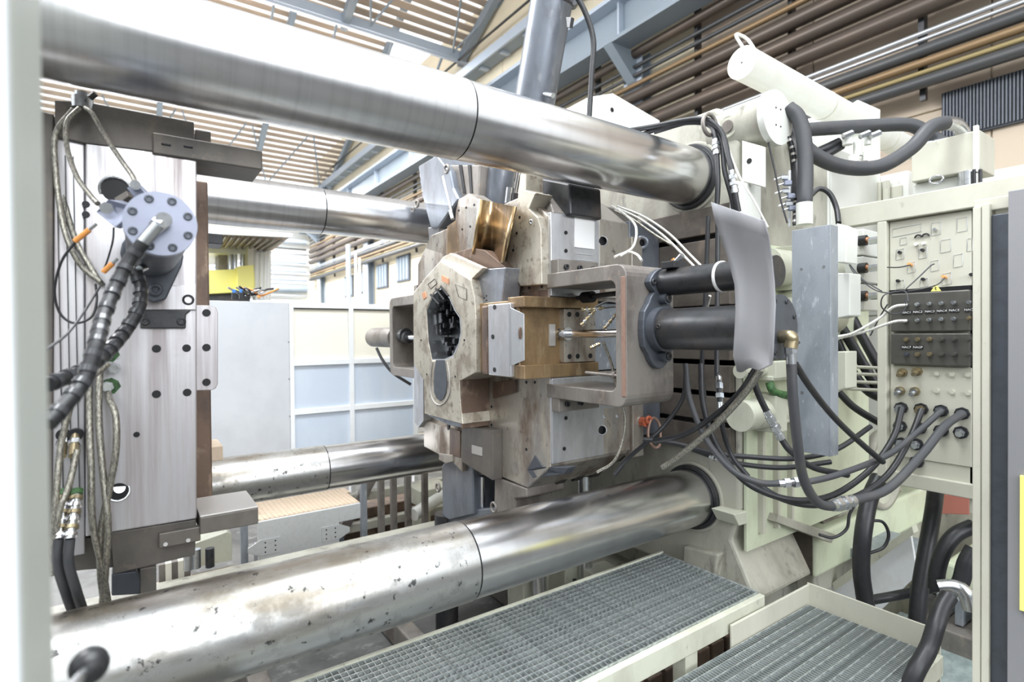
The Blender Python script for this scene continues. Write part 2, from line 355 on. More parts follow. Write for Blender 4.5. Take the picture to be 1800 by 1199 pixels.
# pipe racks on right wall and far wall
PIPES = [(5.40, .022, 'pipe_dark', 'thin dark pipe, topmost on the right wall'),
         (5.22, .085, 'pipe_brown', 'thick brown pipe just under the topmost thin pipe on the right wall'),
         (4.98, .035, 'pipe_dark', 'upper of two thin dark pipes between thick brown pipe and tan pipe'),
         (4.82, .035, 'pipe_dark', 'lower of two thin dark pipes, directly above the tan pipe'),
         (4.64, .045, 'pipe_tan', 'tan coloured pipe high on the right wall above three thick brown pipes'),
         (4.42, .11, 'pipe_brown', 'upper of the three thickest brown pipes on the right wall'),
         (4.14, .11, 'pipe_brown', 'middle of the three thickest brown pipes on the right wall'),
         (3.86, .11, 'pipe_brown', 'lower of the three thickest brown pipes on the right wall'),
         (3.55, .03, 'pipe_silver', 'upper silver conduit below the three thick brown pipes'),
         (3.47, .025, 'pipe_silver', 'lower silver conduit below the three thick brown pipes'),
         (3.34, .075, 'pipe_dark', 'dark grey pipe just under the twin silver conduits'),
         (3.20, .05, 'pipe_tan', 'tan brown pipe below the twin silver conduits'),
         (3.08, .03, 'yellow_dull', 'thin ochre pipe, second lowest on the right wall'),
         (2.97, .075, 'pipe_dark', 'dark pipe lowest on the right wall above the black grille')]
mat('yellow_dull', (.28, .22, .10), .2, .5)
for z, r, mt, lab in PIPES:
    tag(MB().tube([(7.8, -2.5, z), (7.8, 29.6, z)], r, 10, 1).build('wall_pipe', mt), lab, 'pipe', 'pipes along the right wall')
FP = [(4.9, .12, 'beam_light'), (4.5, .05, 'pipe_dark'), (4.2, .05, 'pipe_silver'), (3.85, .12, 'beam_light'), (3.4, .12, 'beam_light'), (2.95, .12, 'beam_light'), (2.45, .2, 'beam_grey'), (2.1, .06, 'pipe_silver'), (1.75, .12, 'beam_light')]
for i, (z, r, mt) in enumerate(FP):
    nm = ['topmost', 'second', 'third', 'fourth', 'fifth', 'sixth', 'thickest', 'thin pale', 'lowest'][i]
    tag(MB().tube([(-12, 29.6, z), (7.6, 29.6, z)], r, 8, 1).build('wall_pipe', mt), '%s blue-grey pipe across the far wall, counted from the top' % nm, 'pipe', 'pipes across the far wall')
for i, y in enumerate((2.6, 4.2, 5.8, 8.2, 11, 14, 17, 20, 23, 26)):
    tag(MB().box(7.93, 8.0, y-.03, y+.03, 2.8, 5.5).box(7.88, 7.94, y-.03, y+.03, 3.0, 5.45).build('pipe_hanger', 'dark_steel'),
        'dark vertical hanger bar of the right wall pipes, %s from the photographer' % ['nearest', 'second', 'third', 'fourth', 'fifth', 'sixth', 'seventh', 'eighth', 'ninth', 'farthest'][i], 'hanger', 'hangers of the right wall pipes')
for i, x in enumerate((-6, -3, 0, 2.6, 5.2)):
    tag(MB().box(x, x+.07, 29.75, 29.82, 1.3, 5.2).build('pipe_hanger', 'pipe_dark'), 'thin dark hanger bar of the far wall pipes, %s from the far corner' % ['fifth', 'fourth', 'third', 'second', 'nearest'][i], 'hanger', 'hangers of the far wall pipes')
t = thing('wall_grille', 'large black ribbed grille on the concrete wall at upper right', 'grille', (8.1, 1.6, 2.6))
MB().box(8.1, 8.16, .9, 2.46, 2.3, 2.87).build('backing', 'grille_black', t)
for k in range(48): MB().box(8.07, 8.1, .92+k*.032, .935+k*.032, 2.32, 2.86).build('grille_rib', 'gunmetal', t)
for i, (y0, z0) in enumerate(((23.9, 1.75), (22.0, 1.80), (19.9, 1.85), (17.9, 1.95))):
    t = thing('wall_vent', ['small dark louvred wall vent nearest the far corner', 'second small dark wall vent from the far corner',
              'third small dark wall vent, right of the blue-grey column', 'small dark wall vent nearest to the machine die'][i], 'vent', (8.15, y0, z0), 'small vents in the right wall')
    MB().box(8.10, 8.16, y0, y0+1.15, z0, z0+.95).build('vent_frame', 'gunmetal', t)
    for k in range(4): MB().box(8.08, 8.1, y0+.08+k*.27, y0+.28+k*.27, z0+.06, z0+.89).build('louvre', 'beam_grey', t)
for i, (px, lab) in enumerate(((612, 'tall pale blue standpipe, thickest of the four behind the enclosure'), (625, 'thin pale standpipe right of the thickest one'), (632, 'third thin pale standpipe behind the enclosure'), (640, 'rightmost thin pale standpipe behind the enclosure'))):
    p0 = at(px, 430+i*12, Y=17); p1 = at(px, 545, Y=17)
    tag(MB().tube([p0, (p0.x, p0.y, FZ)], .075 if i == 0 else .04, 8, 1).build('standpipe', 'beam_light' if i == 0 else 'frame_white'), lab, 'pipe', 'standpipes behind the enclosure')
# pale ledge/duct behind the injection end
tag(MB().box(7.2, 8.1, -2, 2.6, 1.38, 1.62).build('wall_duct', 'white_paint'), 'long white duct low on the right wall behind the manifold', 'duct')

# ------------------------------------------------------------------ background machine and fence
t = thing('press_machine', 'white and yellow machine in the background behind the far tie bars', 'machine', (1.5, 10, FZ))
P = lambda pts, Y: [at(a, b, Y=Y) for a, b in pts]
MB().prism(P([(300, 478), (446, 472), (448, 505), (444, 512), (300, 520)], 9), (0, .8, 0)).build('yellow_beam', 'yellow', t)
MB().prism(P([(418, 468), (446, 466), (446, 512), (418, 512)], 8.8), (0, .3, 0)).build('yellow_cover', 'yellow', t)
MB().prism(P([(300, 428), (436, 430), (436, 446), (300, 444)], 9.2), (0, 1.6, 0)).build('header', 'white_paint', t)
MB().prism(P([(436, 428), (446, 428), (446, 520), (436, 520)], 9.0), (0, .3, 0)).build('upright', 'fence_cream', t)
MB().prism(P([(384, 446), (400, 446), (400, 478), (384, 478)], 9.4), (0, .4, 0)).build('cylinder_housing', 'cast_grey', t)
for px in (404, 413, 426): MB().cyl(at(px, 446, Y=9.3), at(px, 474, Y=9.3), .035, seg=8).build('guide_rod', 'zinc', t)
for px in (450, 459, 466, 471): MB().cyl(at(px, 424, Y=9.5), at(px, 528, Y=9.5), .05, seg=8).build('riser_pipe', 'frame_white', t)
MB().prism(P([(300, 520), (440, 514), (440, 552), (300, 552)], 9.2), (0, .8, 0)).build('lower_body', 'dark_steel', t)
MB().box(at(300, 520, Y=9.2).x, at(440, 520, Y=9.2).x, 9.3, 10, FZ, at(370, 550, Y=9.2).z).build('pedestal', 'cast_grey', t)
pl = thing('maintenance_platform', 'overhead mesh platform seen from below left of the far hall corner', 'platform', (at(450, 415, Y=8)))
MB().prism([at(360, 408, Y=7.6), at(512, 415, Y=7.6), at(478, 441, Y=9.6), at(360, 436, Y=9.6)], (0, 0, .03)).build('deck', 'tan_tread', pl)
MB().prism(P([(350, 398), (514, 410), (514, 417), (350, 410)], 7.5), (0, .06, 0)).build('edge_board', 'frame_white', pl)
for k in range(12):
    MB().cyl(at(362+k*12, 409+k, Y=7.7)-Vector((0, 0, .02)), at(352+k*10.2, 435+k*.4, Y=9.5)-Vector((0, 0, .02)), .02, seg=6).build('deck_rib', 'cast_grey', pl)
# bundle of cables on the enclosure top
for i in range(8):
    c = at(452+random.uniform(-22, 16), 519+random.uniform(-3, 3), Y=4.72)
    a = random.uniform(0, pi); L = .13
    mt = ['rubber', 'zinc', 'orange', 'hose_grey'][i % 4]
    pts = [c+Vector((cos(a)*L*(k-2)*.5, random.uniform(-.05, .05), .03*cos(k*1.7)+.02)) for k in range(5)]
    tag(MB().tube(pts, .008, 6, 4).build('loose_cable', mt), '%s %s loose cable end in the tangle on the enclosure wall' % (['upper', 'lower'][i//4], ['black', 'silver', 'orange', 'dark grey'][i % 4]), 'cable', 'tangled cables on the enclosure wall')
for px, lab in ((411, 'left blue connector above the grey enclosure sheet'), (424, 'right blue connector above the grey enclosure sheet')):
    c = at(px, 512, Y=4.7)
    t = thing('connector', lab, 'connector', c); b = bx('plug_body', 'blue_plastic', t, c.x-.012, c.x+.012, c.y-.012, c.y+.012, c.z-.012, c.z+.014)
    bx('plug_base', 'rubber', t, c.x-.015, c.x+.015, c.y-.015, c.y+.015, c.z-.06, c.z-.012)

# far-side safety enclosure (parallel to the tie bars)
YF = 4.7
en = thing('safety_enclosure', 'pale framed safety enclosure wall behind the far tie bars', 'enclosure', (1.4, YF, FZ))
xa, xb, xc, xd = at(350, 600, Y=YF).x, at(508, 600, Y=YF).x, at(616, 600, Y=YF).x, at(727, 600, Y=YF).x
zt, zb = .275, -.92
zr1 = at(620, 635, Y=YF).z; zr2 = at(620, 716, Y=YF).z; zr3 = at(620, 790, Y=YF).z
bx('grey_sheet', 'fence_grey', en, xa-.6, xb, YF-.03, YF, -1.0, zt, label='plain grey metal sheet')
for k in range(3):
    bx('sheet_screw', 'zinc', en, xb-.015, xb-.005, YF-.034, YF-.03, -.05-.3*k, -.04-.3*k, 0)
for x in (xb+.012, xc, xd): bx('post', 'frame_white', en, x-.02, x+.02, YF-.03, YF+.03, FZ, zt)
for z in (zt-.02, zr1, zr2, zr3): bx('rail', 'frame_white', en, xb, xd, YF-.025, YF+.025, z-.022, z+.022)
bx('infill_panel', 'fence_cream', en, xb+.03, xc-.02, YF-.005, YF+.005, zr1+.02, zt-.045)
bx('infill_panel', 'fence_cream', en, xc+.02, xd-.02, YF-.005, YF+.005, zr1+.02, zt-.045)
bx('infill_panel', 'fence_blue', en, xb+.03, xd-.02, YF-.005, YF+.005, zr2+.02, zr1-.02)
bx('infill_panel', 'fence_blue', en, xb+.03, xd-.02, YF-.005, YF+.005, zr3+.02, zr2-.02)
bx('infill_panel', 'fence_blue', en, xb+.03, xd-.02, YF-.005, YF+.005, -1.25, zr3-.02)
bx('threshold', 'dark_steel', en, xb+.03, xd-.02, YF-.02, YF+.02, zt-.05, zt-.042, 0)

# ------------------------------------------------------------------ tie bars
RB = .14; YN, YFB, ZT, ZB = 1.7275, 3.4616, .7736, -.8211; XS = .98; XP = 2.31; YC = 2.595
def tie_bar(y, z, lab, m1, m2):
    t = thing('tie_bar', lab, 'tie bar', (XS, y, z), 'four polished steel tie bars')
    MB().cyl((-1.3, y, z), (XS-.007, y, z), RB, seg=96).build('outer_sleeve', m1, t, .003, 2)
    MB().cyl((XS, y, z), (XP+.5, y, z), RB*.985, seg=96).build('shaft', m2, t)
    MB().cyl((XS-.009, y, z), (XS+.002, y, z), RB*.965, seg=64).build('seam_groove', 'black_hole', t)
    b = MB(); b.pipe((XP-.03, y, z), (XP+.02, y, z), RB*1.13, RB*.99, 64); b.build('gland_ring', 'dark_steel', t, .003)
    b = MB(); b.pipe((XP-.012, y, z), (XP+.02, y, z), RB*1.24, RB*1.12, 64); b.build('gland_flange', 'cream_cast', t, .003)
    return t
tie_bar(YN, ZT, 'big polished tie bar crossing the top of the picture, nearest above', 'bar_worn', 'bar_polished')
tie_bar(YN, ZB, 'big polished tie bar nearest below, stained left half with black dents', 'bar_dirty', 'bar_polished')
tie_bar(YFB, ZT, 'upper tie bar at the far side, above the enclosure wall', 'bar_worn', 'bar_polished')
tie_bar(YFB, ZB, 'lower tie bar at the far side, rusty brown film on top', 'bar_dirty', 'bar_polished')

# ------------------------------------------------------------------ fixed platen (right)
YE0, YE1 = 1.47, 3.72
fp = thing('fixed_platen', 'large cream painted cast platen holding the right ends of the tie bars', 'platen', (2.8, YC, -1.4))
zt_, zb_ = 1.08, -1.12
outl = [(YE0, zb_+.3), (YE0, .95), (YE0+.12, zt_), (YE1-.12, zt_), (YE1, .95), (YE1, zb_+.3), (YE1-.3, zb_-.1), (YE0+.3, zb_-.1)]
MB().prism(yz(XP, outl), (.85, 0, 0)).build('body', 'cream_cast', fp, .02, 3)
# curved gusset foot under the near bar
gus = [at(1215, 880, X=XP), at(1300, 880, X=XP), at(1300, 900, X=XP), at(1285, 950, X=XP), at(1330, 1060, X=XP-.02), at(1215, 1040, X=XP), at(1195, 960, X=XP)]
MB().prism(gus, (.5, 0, 0)).build('foot_web', 'cream_cast', fp, .015, 2)
MB().prism([at(1200, 960, X=XP-.05), at(1262, 975, X=XP-.05), at(1255, 1020, X=XP-.05), at(1200, 1000, X=XP-.05)], (.2, 0, 0)).build('foot_pad', 'cream_cast', fp, .01)
# slotted mounting plates on the platen face
zs = [.60, .47, .445, .305, .28, .13, .105, -.02, -.045, -.13, -.155, -.28, -.305, -.42, -.445, -.58]
for i in range(0, len(zs), 2):
    bx('face_slab', 'slab_brown', fp, XP-.045, XP, YE0+.02, YE1-.1, zs[i+1], zs[i], .004)
for z in (.375, .12, -.09, -.29):
    bx('slot_shade', 'black_hole', fp, XP-.006, XP+.01, YE0+.02, YE1-.1, z-.25, z+.2, 0)  # black sheets behind the gaps, slot shade put into the colour
# white side plate and cover plates on the near side
MB().prism([at(1304, 247, X=XP-.012), at(1340, 257, X=XP-.012), at(1340, 328, X=XP-.012), at(1304, 318, X=XP-.012)], (.03, 0, 0)).build('inspection_plate', 'white_paint', fp, .003)
hole(fp, at(1317, 283, X=XP-.013), (-1, 0, 0), .012)
MB().prism([at(1300, 318, Y=YE0-.05), at(1338, 328, Y=YE0-.05), at(1338, 420, Y=YE0-.05), at(1300, 420, Y=YE0-.05)], (0, .05, 0)).build('side_cover', 'white_paint', fp, .003)
MB().pipe(at(1278, 222, X=XP-.02), at(1278, 222, X=XP-.02)+Vector((.06, 0, 0)), .055, .04, 32).build('port_ring', 'cream_paint', fp)
MB().cyl(at(1278, 222, X=XP-.03), at(1278, 222, X=XP-.03)+Vector((.06, 0, 0)), .028, seg=20).build('port_plug', 'cast_grey', fp)
c = at(1368, 206, Y=1.33)
MB().cyl(c, c+Vector((0, .03, 0)), .122, seg=56).build('end_cap', 'white_paint', fp, .006)
MB().cyl(c+Vector((0, .03, 0)), c+Vector((0, .30, 0)), .112, seg=48).build('cap_barrel', 'cream_cast', fp)
for a in (50, 130, 230, 310):
    MB().cyl(c+Vector((cos(radians(a))*.03, -.002, sin(radians(a))*.05)), c+Vector((cos(radians(a))*.03, .01, sin(radians(a))*.05)), .004, seg=8).build('cap_dowel', 'dark_steel', fp)

# cylinder bank on the near side of the platen (white/cream pipes with clamps)
cb = thing('locking_unit', 'cream locking cylinder bank beside the grey galvanized channel', 'machine unit', (2.6, 1.35, -.3))
for (ya, yb, x0, x1) in ((520, 590, 1350, 1410), (640, 665, 1300, 1400), (705, 758, 1300, 1400), (435, 500, 1345, 1405)):
    p0 = at(x0, (ya+yb)/2, Y=1.40); p1 = at(x1, (ya+yb)/2, Y=1.40); r = (yb-ya)/2/960*2.5
    MB().cyl((p0.x, 1.40, p0.z), (p0.x+.6, 1.40, p0.z), r, seg=28).build('cylinder_barrel', 'cream_paint', cb)
    bx('clamp_block', 'cream_paint', cb, p0.x+.17, p0.x+.27, 1.33, 1.47, p0.z-r*1.25, p0.z+r*1.25, .006)
for (za, zb) in ((-.42, -.40), (-.22, -.2), (-.12, -.1)):
    bx('flat_bar', 'cream_paint', cb, 2.36, 2.9, 1.34, 1.44, za, zb)
MB().tube([at(1352, 672, Y=1.36), at(1362, 690, Y=1.34), at(1395, 694, Y=1.33), at(1402, 672, Y=1.34)], .018, 10).build('bent_pipe', 'green_seal', cb)
bx('back_plate', 'green_cream', cb, 2.33, 3.6, 1.448, 1.465, -1.02, .42)
for k in range(3): bx('rib', 'panel_cream', cb, 2.42+.13*k, 2.44+.13*k, 1.42, 1.47, -.95, -.45)

# ------------------------------------------------------------------ bed of the machine
bed = thing('machine_bed', 'stained green-cream cast machine bed at lower right behind the walkway tray', 'machine bed', (2.9, 1.7, FZ))
MB().box(3.0, 5.0, 1.465, 2.9, -1.33, -1.09).build('bed_casting', 'green_cream', bed, .02, 3)
MB().box(2.995, 3.0, 1.48, 2.9, -1.32, -1.10).build('end_cover', 'slab_brown', bed, .004)
MB().box(2.6, 3.0, 1.62, 2.9, -1.5, -1.16).build('bed_nose', 'cream_cast', bed, .03, 3)
MB().prism([(3.35, 1.5, -1.09), (3.5, 1.5, -.96), (4.1, 1.5, -.94), (4.3, 1.5, -1.09)], (0, .7, 0)).build('bed_shoulder', 'cream_cast', bed, .03, 3)
MB().box(3.05, 4.6, 1.50, 1.60, -1.46, -1.33).build('bed_rail', 'cream_cast', bed, .01)
MB().box(3.2, 3.6, 1.52, 1.9, -1.089, -1.075).build('cover_strip', 'cast_grey', bed, .003)
MB().prism([at(1290, 905, Y=1.45), at(1450, 860, Y=1.45), at(1455, 872, Y=1.45), at(1300, 925, Y=1.45)], (0, .12, 0)).build('bed_ledge', 'cream_paint', bed, .004)
MB().prism([at(1370, 905, Y=1.4), at(1470, 940, Y=1.4), at(1462, 955, Y=1.4), at(1365, 918, Y=1.4)], (0, .05, 0)).build('tie_strap', 'cream_cast', bed, .003)
MB().box(2.3, 4.8, 1.65, 3.4, FZ, -1.45).build('plinth', 'cream_cast', bed, .01)
tk = thing('oil_tank', 'cream cylindrical oil tank behind the manifold panel legs', 'tank', (3.4, 1.6, -1))
c = at(1556, 826, Y=1.46)
MB().cyl(c, c+Vector((0, .8, 0)), .24, seg=40).build('tank_shell', 'cream_paint', tk, .006)
MB().pipe(c-Vector((0, .012, 0)), c+Vector((0, .04, 0)), .248, .21, 40).build('tank_rim', 'cream_cast', tk)
tb = thing('drip_tub', 'white plastic drip tub with clear side below the oil tank', 'tub', (3.0, 1.2, FZ))
MB().prism([at(1460, 1035, X=3.3), at(1600, 935, X=3.3), at(1612, 1010, X=3.3), at(1520, 1100, X=3.3)], (.02, 0, 0)).build('tub_wall', 'frame_white', tb, .002)
MB().prism([at(1462, 1025, X=3.25), at(1603, 925, X=3.25), at(1607, 938, X=3.25), at(1466, 1040, X=3.25)], (.06, 0, 0)).build('tub_rim', 'cream_paint', tb, .003)
MB().box(3.32, 4.2, .8, 1.5, -1.9, -1.88).build('tub_floor', 'tank_water', tb)
MB().box(3.3, 3.33, .8, .82, -1.9, -1.2).build('tub_end', 'frame_white', tb)
q = at(1480, 960, X=3.4)
tag(MB().box(q.x, q.x+.5, q.y-.3, q.y+.1, q.z-.05, q.z).build('slide_plate', 'galvanized'), 'grey green flat steel plate lying above the white drip tub', 'plate')
fcb = thing('far_cabinet', 'low grey-green cabinet with reddish grille behind the black upright hoses', 'cabinet', (4.9, .95, FZ))
MB().box(4.3, 5.6, .62, 1.3, FZ, -1.5).build('cabinet_body', 'green_cream', fcb, .02)
MB().prism([at(1640, 868, X=4.6), at(1704, 872, X=4.6), at(1704, 905, X=4.6), at(1640, 903, X=4.6)], (.5, 0, 0)).build('red_grille', 'red_panel', fcb, .005)
MB().prism([at(1630, 850, X=4.75), at(1706, 850, X=4.75), at(1706, 868, X=4.75), at(1630, 866, X=4.75)], (.6, 0, 0)).build('cabinet_top', 'fence_grey', fcb, .005)
for k in range(7): MB().box(4.0, 4.25, .66+.09*k, .70+.09*k, -1.75, -1.60).build('cooling_fin', 'galvanized', fcb, .003)
MB().box(3.9, 4.35, .6, 1.3, FZ, -1.76).build('fin_base', 'cast_grey', fcb, .01)
MB().box(4.36, 4.6, .66, .98, -1.5, -1.18).build('motor_cover', 'cream_paint', fcb, .04, 3)
tag(MB().box(5.7, 7.0, 1.4, 3.6, FZ, -.75).build('pump_housing', 'cream_cast', None, .03), 'cream pump housing low behind the manifold panel', 'machine unit')

# base frame under the bars
bs = thing('base_frame', 'dirty steel base frame under the open space between the dies', 'frame', (0, 2.5, FZ))
MB().box(-1.5, 2.3, 1.9, 2.05, -1.75, -1.6).build('long_rail', 'cream_cast', bs, .01)
MB().box(-1.5, 2.3, 3.3, 3.45, -1.45, -1.3).build('long_rail', 'cream_cast', bs, .01)
MB().box(-1.5, 2.3, 1.4, 4.4, -1.95, -1.85).build('sump_floor', 'floor_concrete', bs, .01)
MB().box(-1.5, 2.3, 1.1, 1.15, -2.2, -1.45).build('front_sill', 'cream_cast', bs, .01)
for x in (-.3, .5, 1.3, 2.1): MB().box(x-.05, x+.05, 1.2, 4.3, -1.84, -1.7).build('cross_beam', 'cast_grey', bs, .01)
for (px, py) in ((930, 1005), (1000, 985), (1060, 1000), (1090, 1010)):
    c = at(px, py, Z=-1.35)
    MB().box(c.x-.09, c.x+.09, c.y-.07, c.y+.09, -1.75, -1.35).build('bed_block', 'cream_paint', bs, .006)
for (px, py) in ((1010, 1025), (1050, 1018)):
    c = at(px, py, Z=-1.32); MB().cylflat(c, c+Vector((0, 0, .02)), .012, 6).build('bed_bolt', 'dark_steel', bs)
c = at(735, 1110, Z=-1.7)
tag(MB().cyl((c.x+.25, c.y+.12, -1.85), (c.x+.25, c.y+.12, -1.1), .07, seg=32).build('sump_post', 'dark_steel'), 'dark round post under the near lower tie bar beside the seam', 'post')
# ------------------------------------------------------------------ walkway gratings
def grating(root, x0, x1, y0, y1, z, px_, py_, mt='grate_zinc', dx=.033, dy=.036):
    b = MB(); b.box(-.0011, .0011, y0, y1, z-.022, z); first = None
    n = int((x1-x0)/dx)
    for i in range(n+1):
        if first is None: first = b.build('bearing_bar', mt, root); o = first
        else: o = first.copy(); C.objects.link(o)
        o.location = (x0+i*dx, 0, 0); o.location -= Vector((0, 0, 0))
    first2 = None
    for j in range(int((y1-y0)/dy)+1):
        if first2 is None: b = MB(); b.box(x0, x1, -.002, .002, z-.012, z+.0015); first2 = b.build('cross_bar', mt, root); o = first2
        else: o = first2.copy(); C.objects.link(o)
        o.location = (0, y0+j*dy, 0)
GZ = -1.10
w1 = thing('walkway_grating', 'galvanized grating walkway with cream side beam in the foreground', 'grating', (0, 0, 0))
grating(w1, .25, 2.15, 1.295, 1.80, GZ, 0, 0, dx=.0225, dy=.028)
bx('edge_angle', 'cream_paint', w1, .2, 2.17, 1.80, 1.815, GZ-.05, GZ+.008)
bx('side_beam', 'cream_paint', w1, .2, 2.165, 1.265, 1.292, GZ-.085, GZ-.004)
bx('end_angle', 'grate_zinc', w1, 2.15, 2.165, 1.292, 1.80, GZ-.05, GZ+.004)
for x in (1.25, 1.65, 2.08): bx('leg', 'cream_paint', w1, x, x+.07, 1.27, 1.33, -2.0, GZ-.085)
w2 = thing('walkway_tray', 'lower grating step set in a cream steel tray, front right', 'grating', (0, 0, 0))
TZ = -1.22
grating(w2, 1.0, 2.47, .78, 1.235, TZ, 0, 0, dx=.0145, dy=.035)
bx('back_wall', 'panel_cream', w2, 1.9, 2.5, 1.245, 1.256, TZ-.03, TZ+.08)
MB().prism([(2.49, 1.256, TZ+.085), (2.49, .79, TZ+.085), (2.49, .76, TZ+.06), (2.49, .76, TZ-.12), (2.49, 1.256, TZ-.12)], (.01, 0, 0)).build('end_wall', 'panel_cream', w2, .001)
bx('front_beam', 'cream_paint', w2, 1.0, 2.49, .75, .772, TZ-.08, TZ-.004)
for k in range(8):
    x = 1.5+k*.1
    bx('under_block', 'mold_brown', w1, x, x+.08, 1.40, 1.5, -1.5, -1.32, .006)

# ------------------------------------------------------------------ cover die (right half of the tool)
XA, XB = 1.54, 1.37; YD = 1.915; YD2 = 2*YC-YD
cv = thing('cover_die', 'stained steel cover die with an open black cavity, bolted to the fixed platen', 'die', (1.9, YC, -.7))
ho = [(YD, .53), (YD, .155), (YD+.32, .155), (YD+.32, -.185), (YD, -.185), (YD, -.60), (YD+.17, -.735), (YD2-.17, -.70), (YD2, -.57),
      (YD2, -.185), (YD2-.32, -.185), (YD2-.32, .155), (YD2, .155), (YD2, .46), (YD2-.2, .62), (YD+.18, .66)]
MB().prism(yz(XA, ho), (.5, 0, 0)).build('holder_block', 'mold_steel', cv, .006, 2)
# brighter cheek plates of the near side
MB().prism([at(966, 367, X=XA-.001), (XA-.001, YD-.012, .158), (XA-.001, YD+.02, .158), at(952, 378, X=XA-.001)], (0, 0, 0)) if False else None
MB().box(XA+.003, XA+.5, YD-.014, YD+.01, .17, .545).build('cheek_plate', 'mold_bright', cv, .003)
MB().box(XA+.003, XA+.5, YD-.014, YD+.01, -.585, -.20).build('cheek_plate', 'mold_bright', cv, .003)
MB().prism([(XA+.02, YD-.01, .545), (XA+.5, YD-.01, .545), (XA+.44, YD+.1, .66), (XA+.08, YD+.1, .66)], (0, .3, 0)).build('top_chamfer_block', 'cast_grey', cv, .005)
MB().box(2.04, XP-.046, YD-.02, YD2, -.52, .56).build('clamp_plate', 'blue_steel', cv, .005)
MB().box(2.04, 2.12, YD-.035, YD2, -.62, .48).build('clamp_step', 'mold_steel', cv, .005)
MB().box(2.0, XP-.046, YD+.12, YD2-.1, .5, .66).build('clamp_top', 'cast_grey', cv, .01)
for k in range(3): MB().prism([(1.72+.12*k, YD+.02, -.60), (1.78+.12*k, YD+.02, -.60), (1.78+.12*k, YD+.19, -.755), (1.72+.12*k, YD+.19, -.755)], (0, .02, 0)).build('chamfer_rib', 'dark_steel', cv, .002)
MB().prism([(2.04, YD+.02, -.5), (XP-.05, YD+.02, -.5), (XP-.05, YD+.25, -.72), (2.04, YD+.25, -.72)], (0, .8, 0)).build('lower_backing', 'dark_steel', cv, .01)
# V groove in the lower corner: dark liner key
MB().prism([at(926, 826, X=XA-.004), at(940, 800, X=XA-.004), at(953, 820, X=XA-.004), at(1000, 822, X=XA+.02), at(990, 834, X=XA+.02), at(936, 840, X=XA-.004)], (.05, 0, 0)).build('corner_key', 'gunmetal', cv, .002)
MB().cyl(at(908, 822, X=XA-.003), at(908, 822, X=XA)+Vector((.01, 0, 0)), .03, seg=32).build('round_plug', 'cast_grey', cv)
# left edge upright strips of the holder seen behind the insert
MB().prism(pxX(XA-.06, [(727, 590), (744, 590), (744, 740), (735, 752), (728, 742)]), (.06, 0, 0)).build('side_strip', 'mold_bright', cv, .003)
q_ = at(809, 700, X=XB); MB().box(XB+.004, XA, q_.y-.008, q_.y+.004, at(809, 754, X=XB).z, at(809, 664, X=XB).z).build('lower_flank', 'mold_brown', cv, .003)
MB().prism(pxX(XB+.02, [(748, 722), (812, 741), (812, 752), (790, 748), (752, 730)]), (.12, 0, 0)).build('chamfer_band', 'blue_steel', cv, .003)
MB().prism(pxX(XA-.034, [(790, 752), (809, 758), (809, 805), (790, 800)]), (.01, 0, 0)).build('brown_strip', 'mold_brown', cv, .002)
MB().prism(pxX(XA-.034, [(786, 742), (789, 743), (789, 756), (786, 755)]), (.01, 0, 0)).build('slot', 'black_hole', cv)
MB().prism(pxX(XA-.064, [(829, 782), (847, 787), (847, 802), (829, 797)]), (.01, 0, 0)).build('worn_plate', 'plate_grey', cv, .001)
MB().prism(pxX(XA-.03, [(745, 738), (812, 762), (812, 830), (795, 812), (745, 785)]), (.06, 0, 0)).build('lower_block', 'mold_steel', cv, .004)
MB().prism(pxX(XA-.06, [(811, 745), (866, 757), (866, 845), (811, 812)]), (.06, 0, 0)).build('lower_guide', 'die_dark', cv, .004)
MB().prism(pxX(XA-.015, [(866, 672), (905, 668), (905, 690), (866, 700)]), (.02, 0, 0)).build('wear_strip', 'mold_brown', cv, .002)
# cavity insert with the open cavity
outer = [(774, 458), (800, 474), (827, 492), (833, 520), (836, 560), (836, 655), (812, 668), (780, 672), (744, 668), (727, 640), (726, 515), (748, 488)]
inner = [(776, 505), (790, 522), (800, 545), (809, 558), (811, 585), (807, 605), (797, 627), (781, 634), (759, 634), (752, 600), (749, 545), (762, 515)]
MB().ring_prism(pxX(XB, outer), pxX(XB, inner), (.17, 0, 0)).build('cavity_insert', 'mold_face', cv, .004, 2)
MB().prism(pxX(XB+.001, [(744, 640), (758, 633), (782, 633), (806, 640), (808, 700), (813, 746), (746, 727)]), (.17, 0, 0)).build('lower_insert', 'mold_face', cv, .004)
MB().prism(pxX(XB-.004, [(766, 633), (781, 633), (784, 655), (785, 676), (783, 692), (779, 701), (773, 705), (767, 700), (763, 690), (762, 672), (763, 652)]), (.006, 0, 0)).build('biscuit_pad', 'gunmetal', cv, .001)
MB().tube(pxX(XB-.001, [(761, 636), (757, 660), (757, 690), (763, 706), (773, 712), (783, 706), (790, 690), (790, 660), (786, 636)]), .004, 6).build('pad_rim', 'plate_grey', cv)
def shrink(q, f):
    c_ = sum(q, Vector())/len(q); return [c_+(p_-c_)*f for p_ in q]
MB().ring_prism(shrink(pxX(XB+.004, inner), 1.0), shrink(pxX(XB+.004, inner), .955), (.12, 0, 0)).build('cavity_wall', 'zinc', cv)
ci = MB().prism(pxX(XB+.13, [(740, 495), (830, 495), (830, 645), (740, 645)]), (.01, 0, 0)).build('cavity_floor', 'black_cast', cv)
for k in range(46):
    px, py = random.uniform(756, 806), random.uniform(520, 628); c = at(px, py, X=XB+.06+random.uniform(0, .06)); s1, s2 = random.uniform(.006, .02), random.uniform(.006, .03)
    MB().box(c.x, XB+.13, c.y-s1, c.y+s1, c.z-s2, c.z+s2).build('core_rib', 'black_cast', cv, .003, 1)
